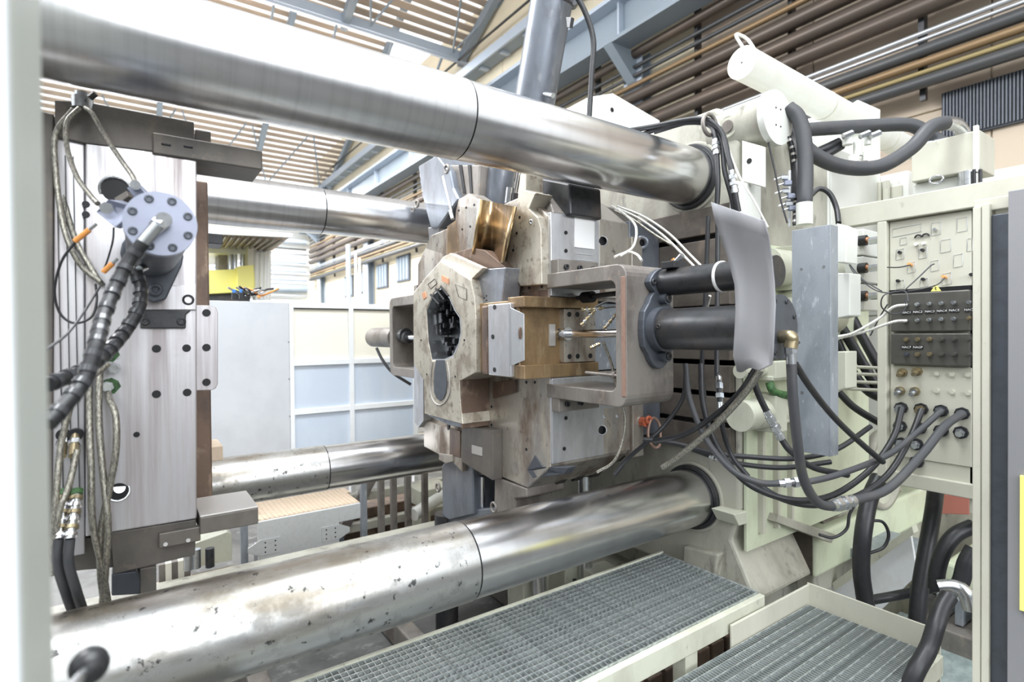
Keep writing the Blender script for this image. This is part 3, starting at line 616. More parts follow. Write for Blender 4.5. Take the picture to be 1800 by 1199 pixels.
for (a, b) in (((757, 518), (772, 535)), ((766, 508), (781, 527)), ((775, 504), (788, 520))):
    p0, p1 = at(*a, X=XB-.003), at(*b, X=XB-.003); MB().tube([p0, p1], .006, 6, 1).build('vent_slot', 'black_hole', cv)
for pts in ([(741, 516), (747, 512), (750, 522), (744, 527)],): MB().prism(pxX(XB-.003, pts), (.006, 0, 0)).build('marker_plate', 'copper_plate', cv, .001)
MB().prism(pxX(XB-.004, [(776, 483), (788, 490), (788, 500), (776, 494)]), (.008, 0, 0)).build('marker_plate', 'copper_plate', cv, .001)
for pts in ([(800, 500), (820, 508), (820, 528), (806, 522)], [(752, 500), (764, 490), (768, 498), (757, 508)]):
    q = pxX(XB-.0015, pts); MB().tube(q, .0014, 4, 1, closed=True).build('engraved_outline', 'dark_steel', cv)
for px, py in ((740, 598), (816, 598), (800, 662), (750, 658)): hole(cv, at(px, py, X=XB-.001), (-1, 0, 0), .006)
MB().box(1.84, 2.041, YD-.0155, YD, .172, .543).build('cheek_plate', 'mold_steel', cv, .002)
MB().box(1.86, 2.041, YD-.0155, YD, -.583, -.36).build('cheek_plate', 'mold_steel', cv, .002)
MB().box(XA-.004, XA+.02, YD+.002, YD+.2, .118, .2).build('stained_ledge', 'mold_brown', cv, .003)
# right flank of the insert: brown side and bright wear plate with three bolts
bx('insert_flank', 'mold_brown', cv, XB+.006, XA, 2.165, 2.23, -.19, .14, .012)
MB().prism([(XB-.002, 2.155, -.19), (XB-.002, 2.155, .14), (XB-.002, 1.975, .14), (XB-.002, 1.975, -.19)], (.03, 0, 0)).build('wear_plate', 'mold_bright', cv, .006, 3, label='bright bolted steel plate')
for py in (540, 592, 650):
    hole(cv, at(869 if py != 592 else 866, py, X=XB-.003), (-1, 0, 0), .011)
    MB().pipe(at(869 if py != 592 else 866, py, X=XB-.004), at(869, py, X=XB-.001)*1.0, .013, .0105, 18).build('bolt_rim', 'zinc', cv) if False else None
# slide body with bronze-coloured pocket (faces the camera side)
sl = MB(); sl.box(1.40, 1.81, 1.95, 2.3, -.182, .152); sl.build('slide_body', 'bronze', cv, .004)
bx('upper_gib', 'bronze', cv, XB+.02, 1.83, 1.90, 2.02, .118, .165)
bx('lower_gib', 'bronze', cv, XB+.02, 1.83, 1.90, 2.02, -.195, -.135)
bx('notch_plate', 'galvanized', cv, 1.86, 2.04, 1.955, 2.2, -.18, .15)
bx('slide_end', 'mold_steel', cv, 1.63, 1.825, 1.915, 1.97, -.133, .116)
MB().prism([(XB, 1.975, .12), (XB+.045, 1.93, .09), (XB+.045, 1.93, -.115), (XB, 1.975, -.14)], (.012, .02, 0)).build('angled_wedge', 'mold_bright', cv, .003)
c = Vector((1.445, 1.935, .0))
MB().prism([(XB+.024+.006*cos(2*pi*k/16), 1.9285, .005+.026*sin(2*pi*k/16)) for k in range(16)], (0, .01, 0)).build('slot_mark', 'mold_brown', cv)
bx('name_strip', 'plate_grey', cv, 1.565, 1.60, 1.942, 1.952, -.055, .045, .001)
for x in (1.66, 1.71, 1.79):
    for z in (-.105, .09): hole(cv, (x, 1.9145, z), (0, -1, 0), .012)
# holder details: dark bolt holes on -X face and on the cheek plates
for px, py in ((908, 416), (910, 440), (893, 470), (900, 405), (912, 512), (930, 506), (952, 504), (907, 670), (925, 672), (940, 672), (864, 715), (864, 747), (866, 780), (925, 790)):
    hole(cv, at(px, py, X=XA-.001), (-1, 0, 0), .007)
MB().pipe(at(933, 390, X=XA-.044), at(933, 390, X=XA-.042)+Vector((.004, 0, 0)), .011, .005, 16).build('eye_bush', 'zinc', cv)
for px, py in ((995, 409), (995, 441), (995, 735), (992, 789)): hole(cv, at(px, py, Y=YD-.016), (0, -1, 0), .009)
for px, py, r in ((1059, 424, .021), (1058, 756, .02)):
    MB().pipe(at(px, py, Y=YD-.02), at(px, py, Y=YD), r*1.2, r, 28).build('thread_rim', 'mold_bright', cv); hole(cv, at(px, py, Y=YD-.0155), (0, -1, 0), r)
for px, py in ((1128, 427),):
    MB().pipe(at(px, py, Y=YD-.036), at(px, py, Y=YD-.02), .036, .018, 28).build('eye_boss', 'blue_steel', cv); hole(cv, at(px, py, Y=YD-.034), (0, -1, 0), .018)
for px, py in ((1062, 733), (1084, 732)): cap_screw(cv, at(px, py, Y=YD-.014), (0, -1, 0), .008, .004, 'zinc')
q = [at(1010, 379, Y=YD-.017), at(1045, 382, Y=YD-.017), at(1045, 438, Y=YD-.017), at(1010, 434, Y=YD-.017)]
MB().prism(q, (0, .003, 0)).build('data_plate', 'label_white', cv, label='white printed data plate')
for k in range(6):
    z0 = .40-.028*k; MB().box(q[0].x+.006, q[1].x-.01, YD-.0185, YD-.0168, z0-.0022, z0).build('print_line', 'fence_grey', cv)

# top slide of the cover die: leaning fan of guide walls (leans towards the photographer)
pb = at(862, 470, X=1.62); pt_ = at(905, 250, X=1.62)
ax = (Vector((0, pt_.y-pb.y, pt_.z-pb.z))).normalized()      # slide axis
sd = Vector((0, ax.z, -ax.y))                                  # sideways (+Y-ish)
ts = thing('top_slide', 'bronze stained top slide with steep guide walls above the cavity', 'slide', at(830, 480, X=1.5))
MB().prism(pxX(XA-.02, [(784, 448), (786, 398), (800, 388), (801, 372), (806, 350), (814, 346), (824, 340), (842, 352), (831, 444), (812, 450)]), (.1, 0, 0)).build('guide_wall', 'mold_steel', ts, .004)
MB().prism(pxX(XA-.024, [(786, 398), (800, 388), (808, 448), (785, 448)]), (.01, 0, 0)).build('stained_toe', 'bronze', ts, .002)
vs_, fs = [], []
for i in range(2):
    a_, b__ = ((842, 350), (909, 364)) if i == 0 else ((829, 446), (887, 463))
    for k in range(13):
        t_ = k/12; vs_.append(at(a_[0]+(b__[0]-a_[0])*t_, a_[1]+(b__[1]-a_[1])*t_, X=XA-.10+.085*sin(pi*t_)))
for k in range(12): fs.append((k, k+1, 13+k+1, 13+k))
tr_ = MB().add(vs_, fs, True).build('bronze_trough', 'trough', ts); so = tr_.modifiers.new('s', 'SOLIDIFY'); so.thickness = .01
MB().prism(pxX(XA-.034, [(830, 446), (841, 350), (845, 351), (834, 447)]), (.02, 0, 0)).build('bright_edge', 'zinc', ts, .001)
MB().prism(pxX(XA-.04, [(890, 462), (909, 356), (914, 306), (925, 300), (925, 335), (942, 339), (930, 367), (945, 382), (950, 400), (952, 500), (915, 503)]), (.1, 0, 0)).build('side_cheek', 'mold_face', ts, .004)
MB().prism(pxX(XB+.02, [(774, 458), (778, 452), (792, 445), (849, 471), (828, 491)]), (.03, 0, 0)).build('pale_bevel', 'mold_pale', ts, .002)
MB().prism(pxX(XB+.08, [(792, 446), (830, 436), (852, 440), (889, 470), (849, 472)]), (.05, 0, 0)).build('stained_top', 'mold_brown', ts, .002)
MB().prism(pxX(XB+.05, [(826, 491), (848, 473), (889, 470), (881, 532), (826, 536)]), (.1, 0, 0)).build('angle_block', 'mold_blue', ts, .004, label='blue-grey angled block')
for px, py in ((806, 370), (819, 365), (833, 360), (812, 403), (826, 398)): hole(ts, at(px, py, X=XA-.022), (-1, 0, 0), .006)
for px, py in ((876, 430), ): hole(ts, at(px, py, X=XA-.02), (-1, 0, 0), .007)
for px, py in ((913, 382), (908, 410), (902, 440)): hole(ts, at(px, py, X=XA-.042), (-1, 0, 0), .007)
for dx_, dy_ in ((0, 0), (-4, -4), (4, -4), (-4, 4), (4, 4)): hole(ts, at(851+dx_, 524+dy_, X=XB+.049), (-1, 0, 0), .0035)

# top bracket (grey fork) with eye rings and long cylinder
tbk = thing('upper_core_pull_bracket', 'dark grey fork bracket rising behind the tie bar above the cavity', 'bracket', at(790, 400, X=1.6))
MB().prism(pxX(1.56, [(735, 292), (768, 272), (790, 300), (796, 330), (806, 350), (770, 400), (757, 402), (742, 345)]), (.26, 0, 0)).build('left_arm', 'blue_steel', tbk, .01, 2)
MB().prism(pxX(1.58, [(752, 400), (770, 398), (766, 455), (757, 452)]), (.2, 0, 0)).build('arm_toe', 'mold_bright', tbk, .004)
MB().prism(pxX(1.60, [(790, 290), (843, 290), (840, 352), (806, 350)]), (.1, 0, 0)).build('rear_web', 'cast_grey', tbk, .006)
MB().prism(pxX(1.63, [(938, 310), (1000, 322), (1002, 378), (960, 385), (945, 345)]), (.2, 0, 0)).build('right_arm', 'dark_steel', tbk, .01)
for k in range(2): MB().prism(pxX(1.595, [(806+k*16, 290), (811+k*16, 290), (818+k*12, 340), (814+k*12, 340)]), (.01, 0, 0)).build('web_slot', 'black_hole', tbk)
for (px, py, r) in ((785, 297, .024), (733, 358, .022)):
    c = at(px, py, X=1.56); b = MB(); b.tube([c+Vector((0, cos(a)*r, sin(a)*r)) for a in [2*pi*k/12 for k in range(12)]], .007, 8, 3, closed=True); b.build('eye_ring', 'cast_grey', tbk)
rd = thing('slide_rod', 'bright switch rod standing in front of the top bracket arm', 'rod', at(795, 375, X=1.52))
MB().cyl(at(779, 310, X=1.53), at(794, 372, X=1.53), .007, seg=12).build('rod', 'chrome', rd); MB().cyl(at(792, 370, X=1.53), at(796, 385, X=1.53), .012, seg=12).build('rod_foot', 'zinc', rd)
vc = thing('vertical_cylinder', 'tall blue-grey hydraulic cylinder leaning up behind the near upper tie bar', 'cylinder', at(868, 345, X=1.75))
p0, p1 = at(926, 260, X=1.75), at(980, -60, X=1.75)
dr = (p1-p0).normalized()
MB().cyl(p0, p1, .106, seg=56).build('barrel', 'blue_steel', vc)
k1 = p0+dr*((at(965, 8, X=1.75)-p0).length); MB().cyl(k1, k1+dr*.012, .109, seg=48).build('retaining_ring', 'dark_steel', vc)
c = k1+rt*.112; MB().cyl(c-fw*.02, c+fw*.02, .018, seg=14).build('gland_nut', 'dark_steel', vc)
MB().cyl(at(958, 166, X=1.72), at(972, 168, X=1.72), .013, seg=12).build('port_fitting', 'zinc', vc)
MB().prism(pxX(1.72, [(995, 30), (1004, 30), (1001, 48), (997, 48)]), (.02, 0, 0)).build('lug', 'dark_steel', vc)
tag(MB().cyl(at(874, 372, X=1.72), at(884, 285, X=1.72), .075, seg=48).build('guide_cylinder', 'blue_steel'), 'dark blue-grey cylinder standing in the bronze trough under the near upper tie bar', 'cylinder')
vr = thing('piston_rod', 'chrome rod with clamp right of the leaning cylinder foot', 'rod', at(905, 340, X=1.6))
MB().cyl(at(915, 290, X=1.58), at(905, 345, X=1.58), .012, seg=20).build('rod', 'chrome', vr)
MB().cyl(at(898, 330, X=1.56), at(895, 357, X=1.56), .022, seg=20).build('clamp', 'zinc', vr); MB().cyl(at(908, 340, X=1.57), at(905, 362, X=1.57), .02, seg=16).build('clamp_nut', 'dark_steel', vr)
tag(MB().prism(pxX(1.66, [(941, 309), (996, 318), (996, 340), (941, 335)]), (.18, 0, 0)).build('limit_switch_box', 'dark_steel', None, .004), 'black switch box tucked under the near upper tie bar', 'switch box')
tag(MB().tube([at(1005, -20, d=2.6), at(1028, 20, d=2.6), at(1043, 70, d=2.6), at(1040, 130, d=2.6), at(1035, 215, d=2.6)], .013, 12).build('hydraulic_hose', 'rubber'), 'black hose hanging right of the tall leaning cylinder', 'hose')

# ------------------------------------------------------------------ side core-pull brackets (near and far)
def core_bracket(s, lab):
    yy = lambda y: YC+s*(y-YC)        # s=1 near side, -1 mirrored to the far side
    t = thing('core_pull_bracket', lab, 'bracket', (1.68, yy(1.5), -.3), 'C-shaped core pull brackets')
    x0, x1 = 1.535, 1.81; a, b_ = 1.445, 1.93; zo, zi = .262, .205
    def arc(cy, cz, r, a0, a1, n=5): return [(cy+r*cos(radians(a0+(a1-a0)*k/n)), cz+r*sin(radians(a0+(a1-a0)*k/n))) for k in range(n+1)]
    out = [(b_, .27)]+arc(a+.05, zo-.05+.005, .05, 90, 180)+arc(a+.05, -.285+.05, .05, 180, 270)+[(b_, -.285), (b_, -.225)]+arc(a+.085, -.225+.03, .03, 270, 180)+arc(a+.085, zi-.03, .03, 180, 90)+[(b_, zi)]
    MB().prism(yz(x0, [(yy(y), z) for y, z in out]), (x1-x0, 0, 0)).build('c_frame', 'cast_grey', t, .004, 2)
    for z0, z1 in ((.262, .33), (-.345, -.28)):
        MB().box(x0+.005, x0+.25, yy(1.85), yy(1.90), z0, z1).build('bolt_flange', 'cast_grey', t, .004)
        for x in (x0+.05, x0+.13, x0+.21): cap_screw(t, (x, yy(1.85), (z0+z1)/2), (0, -s, 0), .012, .012, 'dark_steel')
    return t
nb = core_bracket(1, 'heavy C-shaped core pull bracket jutting towards the viewer, right of the cavity')
bx('worn_edge', 'rust_pink', nb, 1.532, 1.536, 1.447, 1.468, -.24, .215, .001)
fb = core_bracket(-1, 'C-shaped core pull bracket on the far side, left of the cavity')
MB().cyl((1.6, 3.66, 0.0), (1.6, 3.60, .0), .05, seg=28).build('rod_gland', 'dark_steel', fb)
# near cylinders
nc = thing('core_pull_cylinder', 'large dark core pull cylinder with bolted oval flange on the near bracket', 'cylinder', (1.69, 1.2, 0))
zc = .015; xc = 1.695
MB().cyl((xc, 1.42, zc), (xc, .94, zc), .078, seg=48).build('barrel', 'dark_steel', nc)
MB().cyl((xc, 1.445, zc), (xc, 1.38, zc), .088, seg=48).build('collar', 'gunmetal', nc, .008)
el = [(xc+sg*0, 0) for sg in (1,)]
pts = []
for k in range(28):
    a = 2*pi*k/28; pts.append(Vector((xc+.098*cos(a)*(1 if abs(sin(a)) < .5 else .85), 1.445, zc+(.155*sin(a)))))
MB().prism(pts, (0, -.028, 0)).build('oval_flange', 'gunmetal', nc, .004)
for z in (.118, -.105):
    MB().cyl((xc+.01, 1.42, zc+z), (xc+.01, 1.385, zc+z), .022, seg=20).build('flange_boss', 'gunmetal', nc, .003); cap_screw(nc, (xc+.01, 1.385, zc+z), (0, -1, 0), .015, .006)
cap_screw(nc, (xc-.078, 1.36, zc+.01), (-1, 0, 0), .009, .003)
MB().cyl((xc, .96, zc), (xc, .935, zc), .104, seg=48).build('rear_flange', 'gunmetal', nc, .004)
for k in range(8):
    a = 2*pi*(k+.5)/8; cap_screw(nc, (xc+.088*cos(a), .935, zc+.088*sin(a)), (0, -1, 0), .007, .004)
MB().cyl((1.64, 1.97, .0), (1.64, 1.90, .0), .03, seg=28).build('rod_coupling', 'zinc', nc, .003, label='bright rod coupling')
MB().cyl((1.655, 1.93, .0), (1.66, 1.44, .0), .0185, seg=28).build('piston_rod', 'chrome', nc)
for z in (.02, -.02): cap_screw(nc, (1.61, 1.93, z), (-1, 0, 0), .005, .003)
n2 = thing('core_pull_cylinder', 'smaller dark cylinder above the large core pull cylinder', 'cylinder', (1.70, 1.2, .19))
z2 = .197; x2 = 1.72
MB().cyl((x2, 1.42, z2), (x2, .96, z2), .052, seg=40).build('barrel', 'dark_steel', n2)
pts = []
for k in range(24):
    a = 2*pi*k/24; ca, sa = cos(a), sin(a); pts.append(Vector((x2-.02*0+.085*ca*(1-.25*abs(sa)), 1.445, z2+.058*sa)))
MB().prism(pts, (0, -.03, 0)).build('oval_flange', 'gunmetal', n2, .004)
cap_screw(n2, (x2-.066, 1.415, z2), (0, -1, 0), .012, .008)
MB().pipe((x2, 1.165, z2), (x2, 1.155, z2), .056, .051, 40).build('white_clip', 'label_white', n2)
sn = thing('position_sensor', 'black position sensor with orange plug on top of the smaller cylinder', 'sensor', (1.70, 1.36, .25))
bx('sensor_body', 'rubber', sn, 1.67, 1.75, 1.33, 1.39, .245, .272); MB().cyl((1.72, 1.36, .272), (1.72, 1.33, .295), .012, seg=10).build('sensor_nut', 'zinc', sn)
MB().cyl(at(1190, 467, d=2.13), at(1182, 455, d=2.13), .008, seg=10).build('orange_plug', 'orange', sn)
# elbow and brass fitting at the rear flange
ef = thing('elbow_fitting', 'brass coloured elbow fitting on the rear flange of the large cylinder', 'fitting', at(1388, 600, d=1.73))
MB().tube([at(1372, 592, d=1.74), at(1388, 592, d=1.70), at(1391, 598, d=1.70), at(1389, 612, d=1.70)], .021, 14).build('elbow', 'brass', ef)
MB().hexnut(at(1389, 610, d=1.70), at(1390, 622, d=1.70), .018).build('hex_nut', 'zinc', ef); MB().cyl(at(1390, 622, d=1.70), at(1391, 640, d=1.70), .015, seg=16).build('ferrule', 'zinc', ef)
# far cylinder
fc = thing('core_pull_cylinder', 'grey core pull cylinder left of the cavity on the far side', 'cylinder', (1.68, 3.9, 0))
MB().cyl((1.60, 3.76, -.015), (1.60, 4.22, -.015), .075, seg=40).build('barrel', 'cast_grey', fc, .006)
MB().cyl((1.60, 3.745, -.015), (1.60, 3.2, -.015), .022, seg=24).build('piston_rod', 'chrome', fc); MB().cyl((1.6, 3.62, -.015), (1.6, 3.56, -.015), .042, seg=24).build('rod_gland', 'dark_steel', fc)
tag(MB().tube([at(662, 612, Y=3.9), at(672, 632, Y=3.85), at(690, 655, Y=3.8), at(722, 676, Y=3.7)], .011, 8).build('hydraulic_hose', 'hose_grey'), 'dark hose hanging below the far core pull cylinder', 'hose')
# lower bracket fork
lb = thing('lower_core_pull_bracket', 'blue-grey U-shaped bracket hanging under the cover die with an eye ring', 'bracket', at(820, 870, X=1.6))
MB().prism(pxX(1.54, [(786, 806), (830, 806), (832, 905), (790, 915), (778, 908), (776, 820)]), (.24, 0, 0)).build('left_arm', 'blue_steel', lb, .008)
MB().prism(pxX(1.50, [(771, 797), (795, 800), (795, 812), (783, 815), (771, 808)]), (.08, 0, 0)).build('arm_top', 'mold_steel', lb, .004)
MB().prism(pxX(1.54, [(869, 838), (925, 858), (925, 875), (905, 878), (905, 900), (868, 905)]), (.24, 0, 0)).build('right_arm', 'cast_grey', lb, .008)
MB().prism(pxX(1.56, [(776, 900), (905, 890), (905, 1000), (776, 1000)]), (.22, 0, 0)).build('bridge', 'blue_steel', lb, .008)
for px, py in ((770, 857), (868, 892)):
    c = at(px, py, X=1.54); MB().tube([c+Vector((0, cos(2*pi*k/12)*.024, sin(2*pi*k/12)*.024)) for k in range(12)], .007, 8, 3, closed=True).build('eye_ring', 'cast_grey', lb)
lr = thing('lower_piston_rod', 'dark shiny rod with bright clamp beside the lower bracket arm', 'rod', at(845, 870, X=1.6))
MB().cyl(at(848, 838, X=1.6), at(848, 905, X=1.6), .014, seg=20).build('rod', 'chrome', lr); MB().cyl(at(843, 845, X=1.62), at(843, 905, X=1.62), .006, seg=10).build('guide_pin', 'zinc', lr)
MB().prism(pxX(1.58, [(836, 815), (852, 818), (852, 836), (838, 834)]), (.04, 0, 0)).build('clamp', 'cast_grey', lr, .003)
for px, y0_, lab in ((946, 845, 'left bright round support column under the cover die'), (1028, 822, 'right bright round support column under the cover die')):
    c = at(px, y0_, Y=2.35); t = thing('support_column', lab, 'column', (c.x, c.y, -1.85))
    MB().cyl((c.x, c.y, -1.84), (c.x, c.y, -.66), .04, seg=24).build('column', 'zinc', t); MB().cyl((c.x, c.y, -.82), (c.x, c.y, -.80), .0425, seg=24).build('column_ring', 'dark_steel', t)
# red lifting eye
le = thing('lifting_eye', 'red swivel lifting eye with hanging ring on the clamp plate', 'lifting eye', at(1132, 742, Y=1.88))
c = at(1128, 741, Y=1.875)
MB().cyl(c+Vector((0, .035, 0)), c, .026, seg=20).build('base_washer', 'zinc', le); MB().cylflat(c+Vector((0, .02, 0)), c-Vector((0, .03, 0)), .024, 8).build('swivel_body', 'red_oxide', le, .003)
c2 = at(1140, 738, Y=1.84); MB().tube([c2+Vector((cos(a)*.017, 0, sin(a)*.014)) for a in [2*pi*k/10 for k in range(10)]], .008, 8, 3, closed=True).build('swivel_loop', 'red_oxide', le)
pts = [at(1144, 738, Y=1.84), at(1139, 760, Y=1.83), at(1143, 778, Y=1.82), at(1152, 787, Y=1.82), at(1160, 780, Y=1.81), at(1160, 750, Y=1.83), at(1152, 736, Y=1.84)]
MB().tube(pts, .0075, 10, closed=True).build('hanging_ring', 'rust_pink', le)

# ------------------------------------------------------------------ ejector die (left half of the tool)
YL = 1.92
ed = thing('ejector_die', 'brushed steel ejector die block with vertical stains at the left', 'die', (-.1, 2.5, -.8))
XE = .165
MB().prism([at(150, 248, Y=YL), at(346, 277, Y=YL), at(346, 912, Y=YL), at(150, 944, Y=YL)], (0, 1.3, 0)).build('die_block', 'die_steel', ed, .004)
MB().prism([at(96, 230, Y=YL+.01), at(149, 228, Y=YL+.01), at(149, 975, Y=YL+.01), at(92, 985, Y=YL+.01)], (0, 1.2, 0)).build('rear_block', 'die_steel', ed, .004)
MB().prism([at(20, 180, Y=YL+.02), at(95, 200, Y=YL+.02), at(93, 985, Y=YL+.02), at(20, 985, Y=YL+.02)], (0, 1.2, 0)).build('back_plate', 'die_dark', ed, .004)
MB().prism([at(96, 175, Y=YL-.005), at(150, 178, Y=YL-.005), at(341, 214, Y=YL-.005), at(343, 275, Y=YL-.005), at(150, 252, Y=YL-.005), at(96, 240, Y=YL-.005)], (0, 1.25, 0)).build('top_plate', 'die_dark', ed, .003)
MB().prism([at(343, 226, Y=YL+.05), at(371, 231, Y=YL+.05), at(371, 254, Y=YL+.05), at(343, 252, Y=YL+.05)], (0, .3, 0)).build('top_stop', 'die_dark', ed, .004)
MB().prism([at(194, 937, Y=YL+.012), at(345, 913, Y=YL+.012), at(343, 976, Y=YL+.02), at(200, 1010, Y=YL+.02)], (0, 1.1, 0)).build('bottom_shade_plate', 'die_dark', ed, .003)  # darker metal stands in for the shade of a downward-turned face
MB().prism([at(120, 950, Y=YL+.06), at(196, 940, Y=YL+.06), at(200, 998, Y=YL+.06), at(120, 1005, Y=YL+.06)], (0, 1.1, 0)).build('bottom_shade_plate', 'die_dark', ed, .003)
# upper and lower guide blocks that project over the parting line
gx1 = at(458, 290, Y=YL+.02).x
MB().box(.06, gx1, YL-.012, YL+.16, at(345, 283, Y=YL).z, at(345, 247, Y=YL).z).build('upper_guide_block', 'die_dark', ed, .004)
for px in (292, 331):
    c = at(px, 254 if px == 292 else 258, Y=YL-.013); MB().box(c.x-.012, c.x+.012, c.y-.002, c.y+.01, c.z-.0035, c.z+.0035).build('slot', 'black_hole', ed, .002)
gz = at(345, 886, Y=YL).z
MB().box(XE, at(452, 900, Y=YL).x, YL-.02, YL+.2, at(345, 938, Y=YL).z, at(345, 905, Y=YL).z-.006).build('lower_guide_block', 'die_dark', ed, .003)
MB().box(XE, at(452, 900, Y=YL).x, YL-.021, YL+.2, at(345, 905, Y=YL).z-.006, at(345, 905, Y=YL).z).build('scraped_top', 'plate_grey', ed, .002)
MB().box(.06, XE+.002, YL-.006, YL+.02, at(300, 960, Y=YL).z, at(300, 934, Y=YL).z).build('lower_guide_block_root', 'die_dark', ed, .003)
for px in (291, 331):
    c = at(px, 957 if px == 291 else 950, Y=YL-.008); MB().cyl(c, c+Vector((0, .01, 0)), .006, seg=14).build('bolt_head', 'zinc', ed)
yb = 2.45; xo = at(368, 500, Y=yb).x
MB().box(.1, xo, yb, yb+.6, at(355, 880, Y=yb).z, at(355, 318, Y=yb).z).build('parting_insert', 'mold_brown', ed, .006)
MB().box(xo-.02, at(392, 420, Y=yb+.3).x, yb+.3, yb+.45, at(370, 428, Y=yb+.3).z, at(370, 410, Y=yb+.3).z).build('rear_guide_block', 'dark_steel', ed, .003)
MB().box(xo-.02, at(392, 790, Y=yb+.3).x, yb+.3, yb+.5, at(370, 812, Y=yb+.3).z, at(370, 786, Y=yb+.3).z).build('rear_guide_block', 'tan_tread', ed, .003)
# bolted side plate
sp_ = [(300, 535), (372, 537), (380, 541), (383, 549), (383, 675), (379, 683), (371, 686), (300, 688)]
MB().prism(pxY(YL+.004, sp_), (0, .04, 0)).build('side_plate', 'die_steel', ed, .002)
for px, py in ((363, 550), (363, 611), (363, 672)): hole(ed, at(px, py, Y=YL+.002), (0, -1, 0), .0115)
MB().prism(pxY(YL-.012, [(248, 505), (345, 500), (345, 545), (248, 545)]), (0, .012, 0)).build('mount_pad', 'die_steel', ed, .002)
MB().prism(pxY(YL-.016, [(243, 545), (337, 545), (327, 553), (327, 577), (247, 577), (247, 553)]), (0, .02, 0)).build('wedge_clamp', 'dark_steel', ed, .003)
for px in (255, 319): cap_screw(ed, at(px, 565, Y=YL-.017), (0, -1, 0), .012, .003)
for px, py in ((275, 613), (328, 612), (275, 693), (329, 690)): hole(ed, at(px, py, Y=YL-.001), (0, -1, 0), .0115)
for px, py in ((151, 359), (151, 377)): hole(ed, at(px, py, Y=YL-.001), (0, -1, 0), .009)
hole(ed, at(240, 764, Y=YL-.001), (0, -1, 0), .008); MB().pipe(at(331, 527, Y=YL-.016), at(331, 527, Y=YL-.008), .016, .010, 20).build('counterbore', 'dark_steel', ed)
MB().pipe(at(208, 864, Y=YL-.003), at(208, 864, Y=YL), .029, .024, 28).build('bore_rim', 'zinc', ed); hole(ed, at(208, 864, Y=YL-.001), (0, -1, 0), .024); MB().cyl(at(210, 858, Y=YL-.003), at(210, 858, Y=YL+.02), .014, seg=20).build('bore_plug', 'zinc', ed)
MB().pipe(at(203, 334, Y=YL-.003), at(203, 334, Y=YL), .04, .034, 28).build('bore_rim', 'zinc', ed); hole(ed, at(203, 334, Y=YL-.001), (0, -1, 0), .034)
for (px, py) in ((205, 645), (206, 672), ): pass
# ribs at the left (stacked plates with joints)
for px in (105, 120, 134): MB().box(at(px, 600, Y=YL+.008).x, at(px, 600, Y=YL+.008).x+.002, YL+.004, YL+.02, -.5, .5).build('plate_joint', 'dark_steel', ed)
# under the die: dark lugs
MB().prism(pxY(2.2, [(196, 1010), (240, 1004), (247, 1020), (247, 1045), (196, 1048)]), (0, .1, 0)).build('foot_lug', 'gunmetal', ed, .004)
MB().prism(pxY(2.25, [(245, 1000), (275, 995), (275, 1060), (245, 1060)]), (0, .2, 0)).build('foot_column', 'cast_grey', ed, .004)

# hydraulic cylinder on the ejector die
XCc, ZCc = at(283, 393, Y=1.34).x, at(283, 393, Y=1.34).z
hc = thing('die_cylinder', 'blue-grey hydraulic cylinder with bolted round cap at the left', 'cylinder', (XCc, 1.6, ZCc))
MB().cyl((XCc, 1.34, ZCc), (XCc, 1.375, ZCc), .0655, seg=56).build('end_cap', 'cap_blue', hc, .003)
MB().cyl((XCc, 1.375, ZCc), (XCc, 1.86, ZCc), .062, seg=48).build('barrel', 'gunmetal', hc)
for k in range(8):
    a = 2*pi*(k+.5)/8; cap_screw(hc, (XCc+.052*cos(a), 1.34, ZCc+.052*sin(a)), (0, -1, 0), .0085, .003, 'gunmetal')
lg = [(XCc+.075*cos(radians(a)), ZCc+.075*sin(radians(a))) for a in range(-20, 201, 20)]+[(XCc-.02, ZCc-.125), (XCc, ZCc-.135), (XCc+.03, ZCc-.125)]
MB().prism([Vector((x, 1.85, z)) for x, z in lg], (0, .05, 0)).build('mounting_flange', 'gunmetal', hc, .004)
cap_screw(hc, (XCc+.005, 1.85, ZCc-.10), (0, -1, 0), .018, .014, 'gunmetal')
MB().cylflat(at(290, 386, d=1.12), at(275, 398, d=1.10), .016, 6).build('hex_adapter', 'zinc', hc)
MB().cyl(at(284, 388, d=1.15), at(288, 386, d=1.10), .015, seg=16).build('port_elbow', 'zinc', hc)
MB().cyl(at(278, 395, d=1.10), at(250, 428, d=1.09), .0125, seg=16).build('hose_ferrule', 'zinc', hc)
# clamp bars with shackle left of the cylinder
cp = thing('sensor_bracket', 'grey sensor clamp plates bolted left of the cylinder cap', 'bracket', at(205, 375, d=1.2))
MB().prism([at(168, 372, d=1.25), at(190, 352, d=1.25), at(214, 352, d=1.3), at(242, 365, d=1.3), at(202, 400, d=1.25)], (fw*.02)).build('lower_plate', 'cap_blue', cp, .002)
MB().prism([at(222, 330, d=1.3), at(240, 322, d=1.3), at(262, 345, d=1.3), at(244, 360, d=1.3)], (fw*.02)).build('upper_plate', 'cap_blue', cp, .002)
MB().cylflat(at(187, 366, d=1.24), at(187, 366, d=1.21), .014, 6).build('hex_bolt', 'zinc', cp); MB().cyl(at(238, 327, d=1.3), at(238, 325, d=1.26), .011, seg=14).build('bolt', 'zinc', cp)
MB().prism([at(200, 348, d=1.35), at(222, 335, d=1.35), at(226, 345, d=1.35), at(206, 360, d=1.35)], (fw*.04)).build('spacer', 'cast_grey', cp, .002)
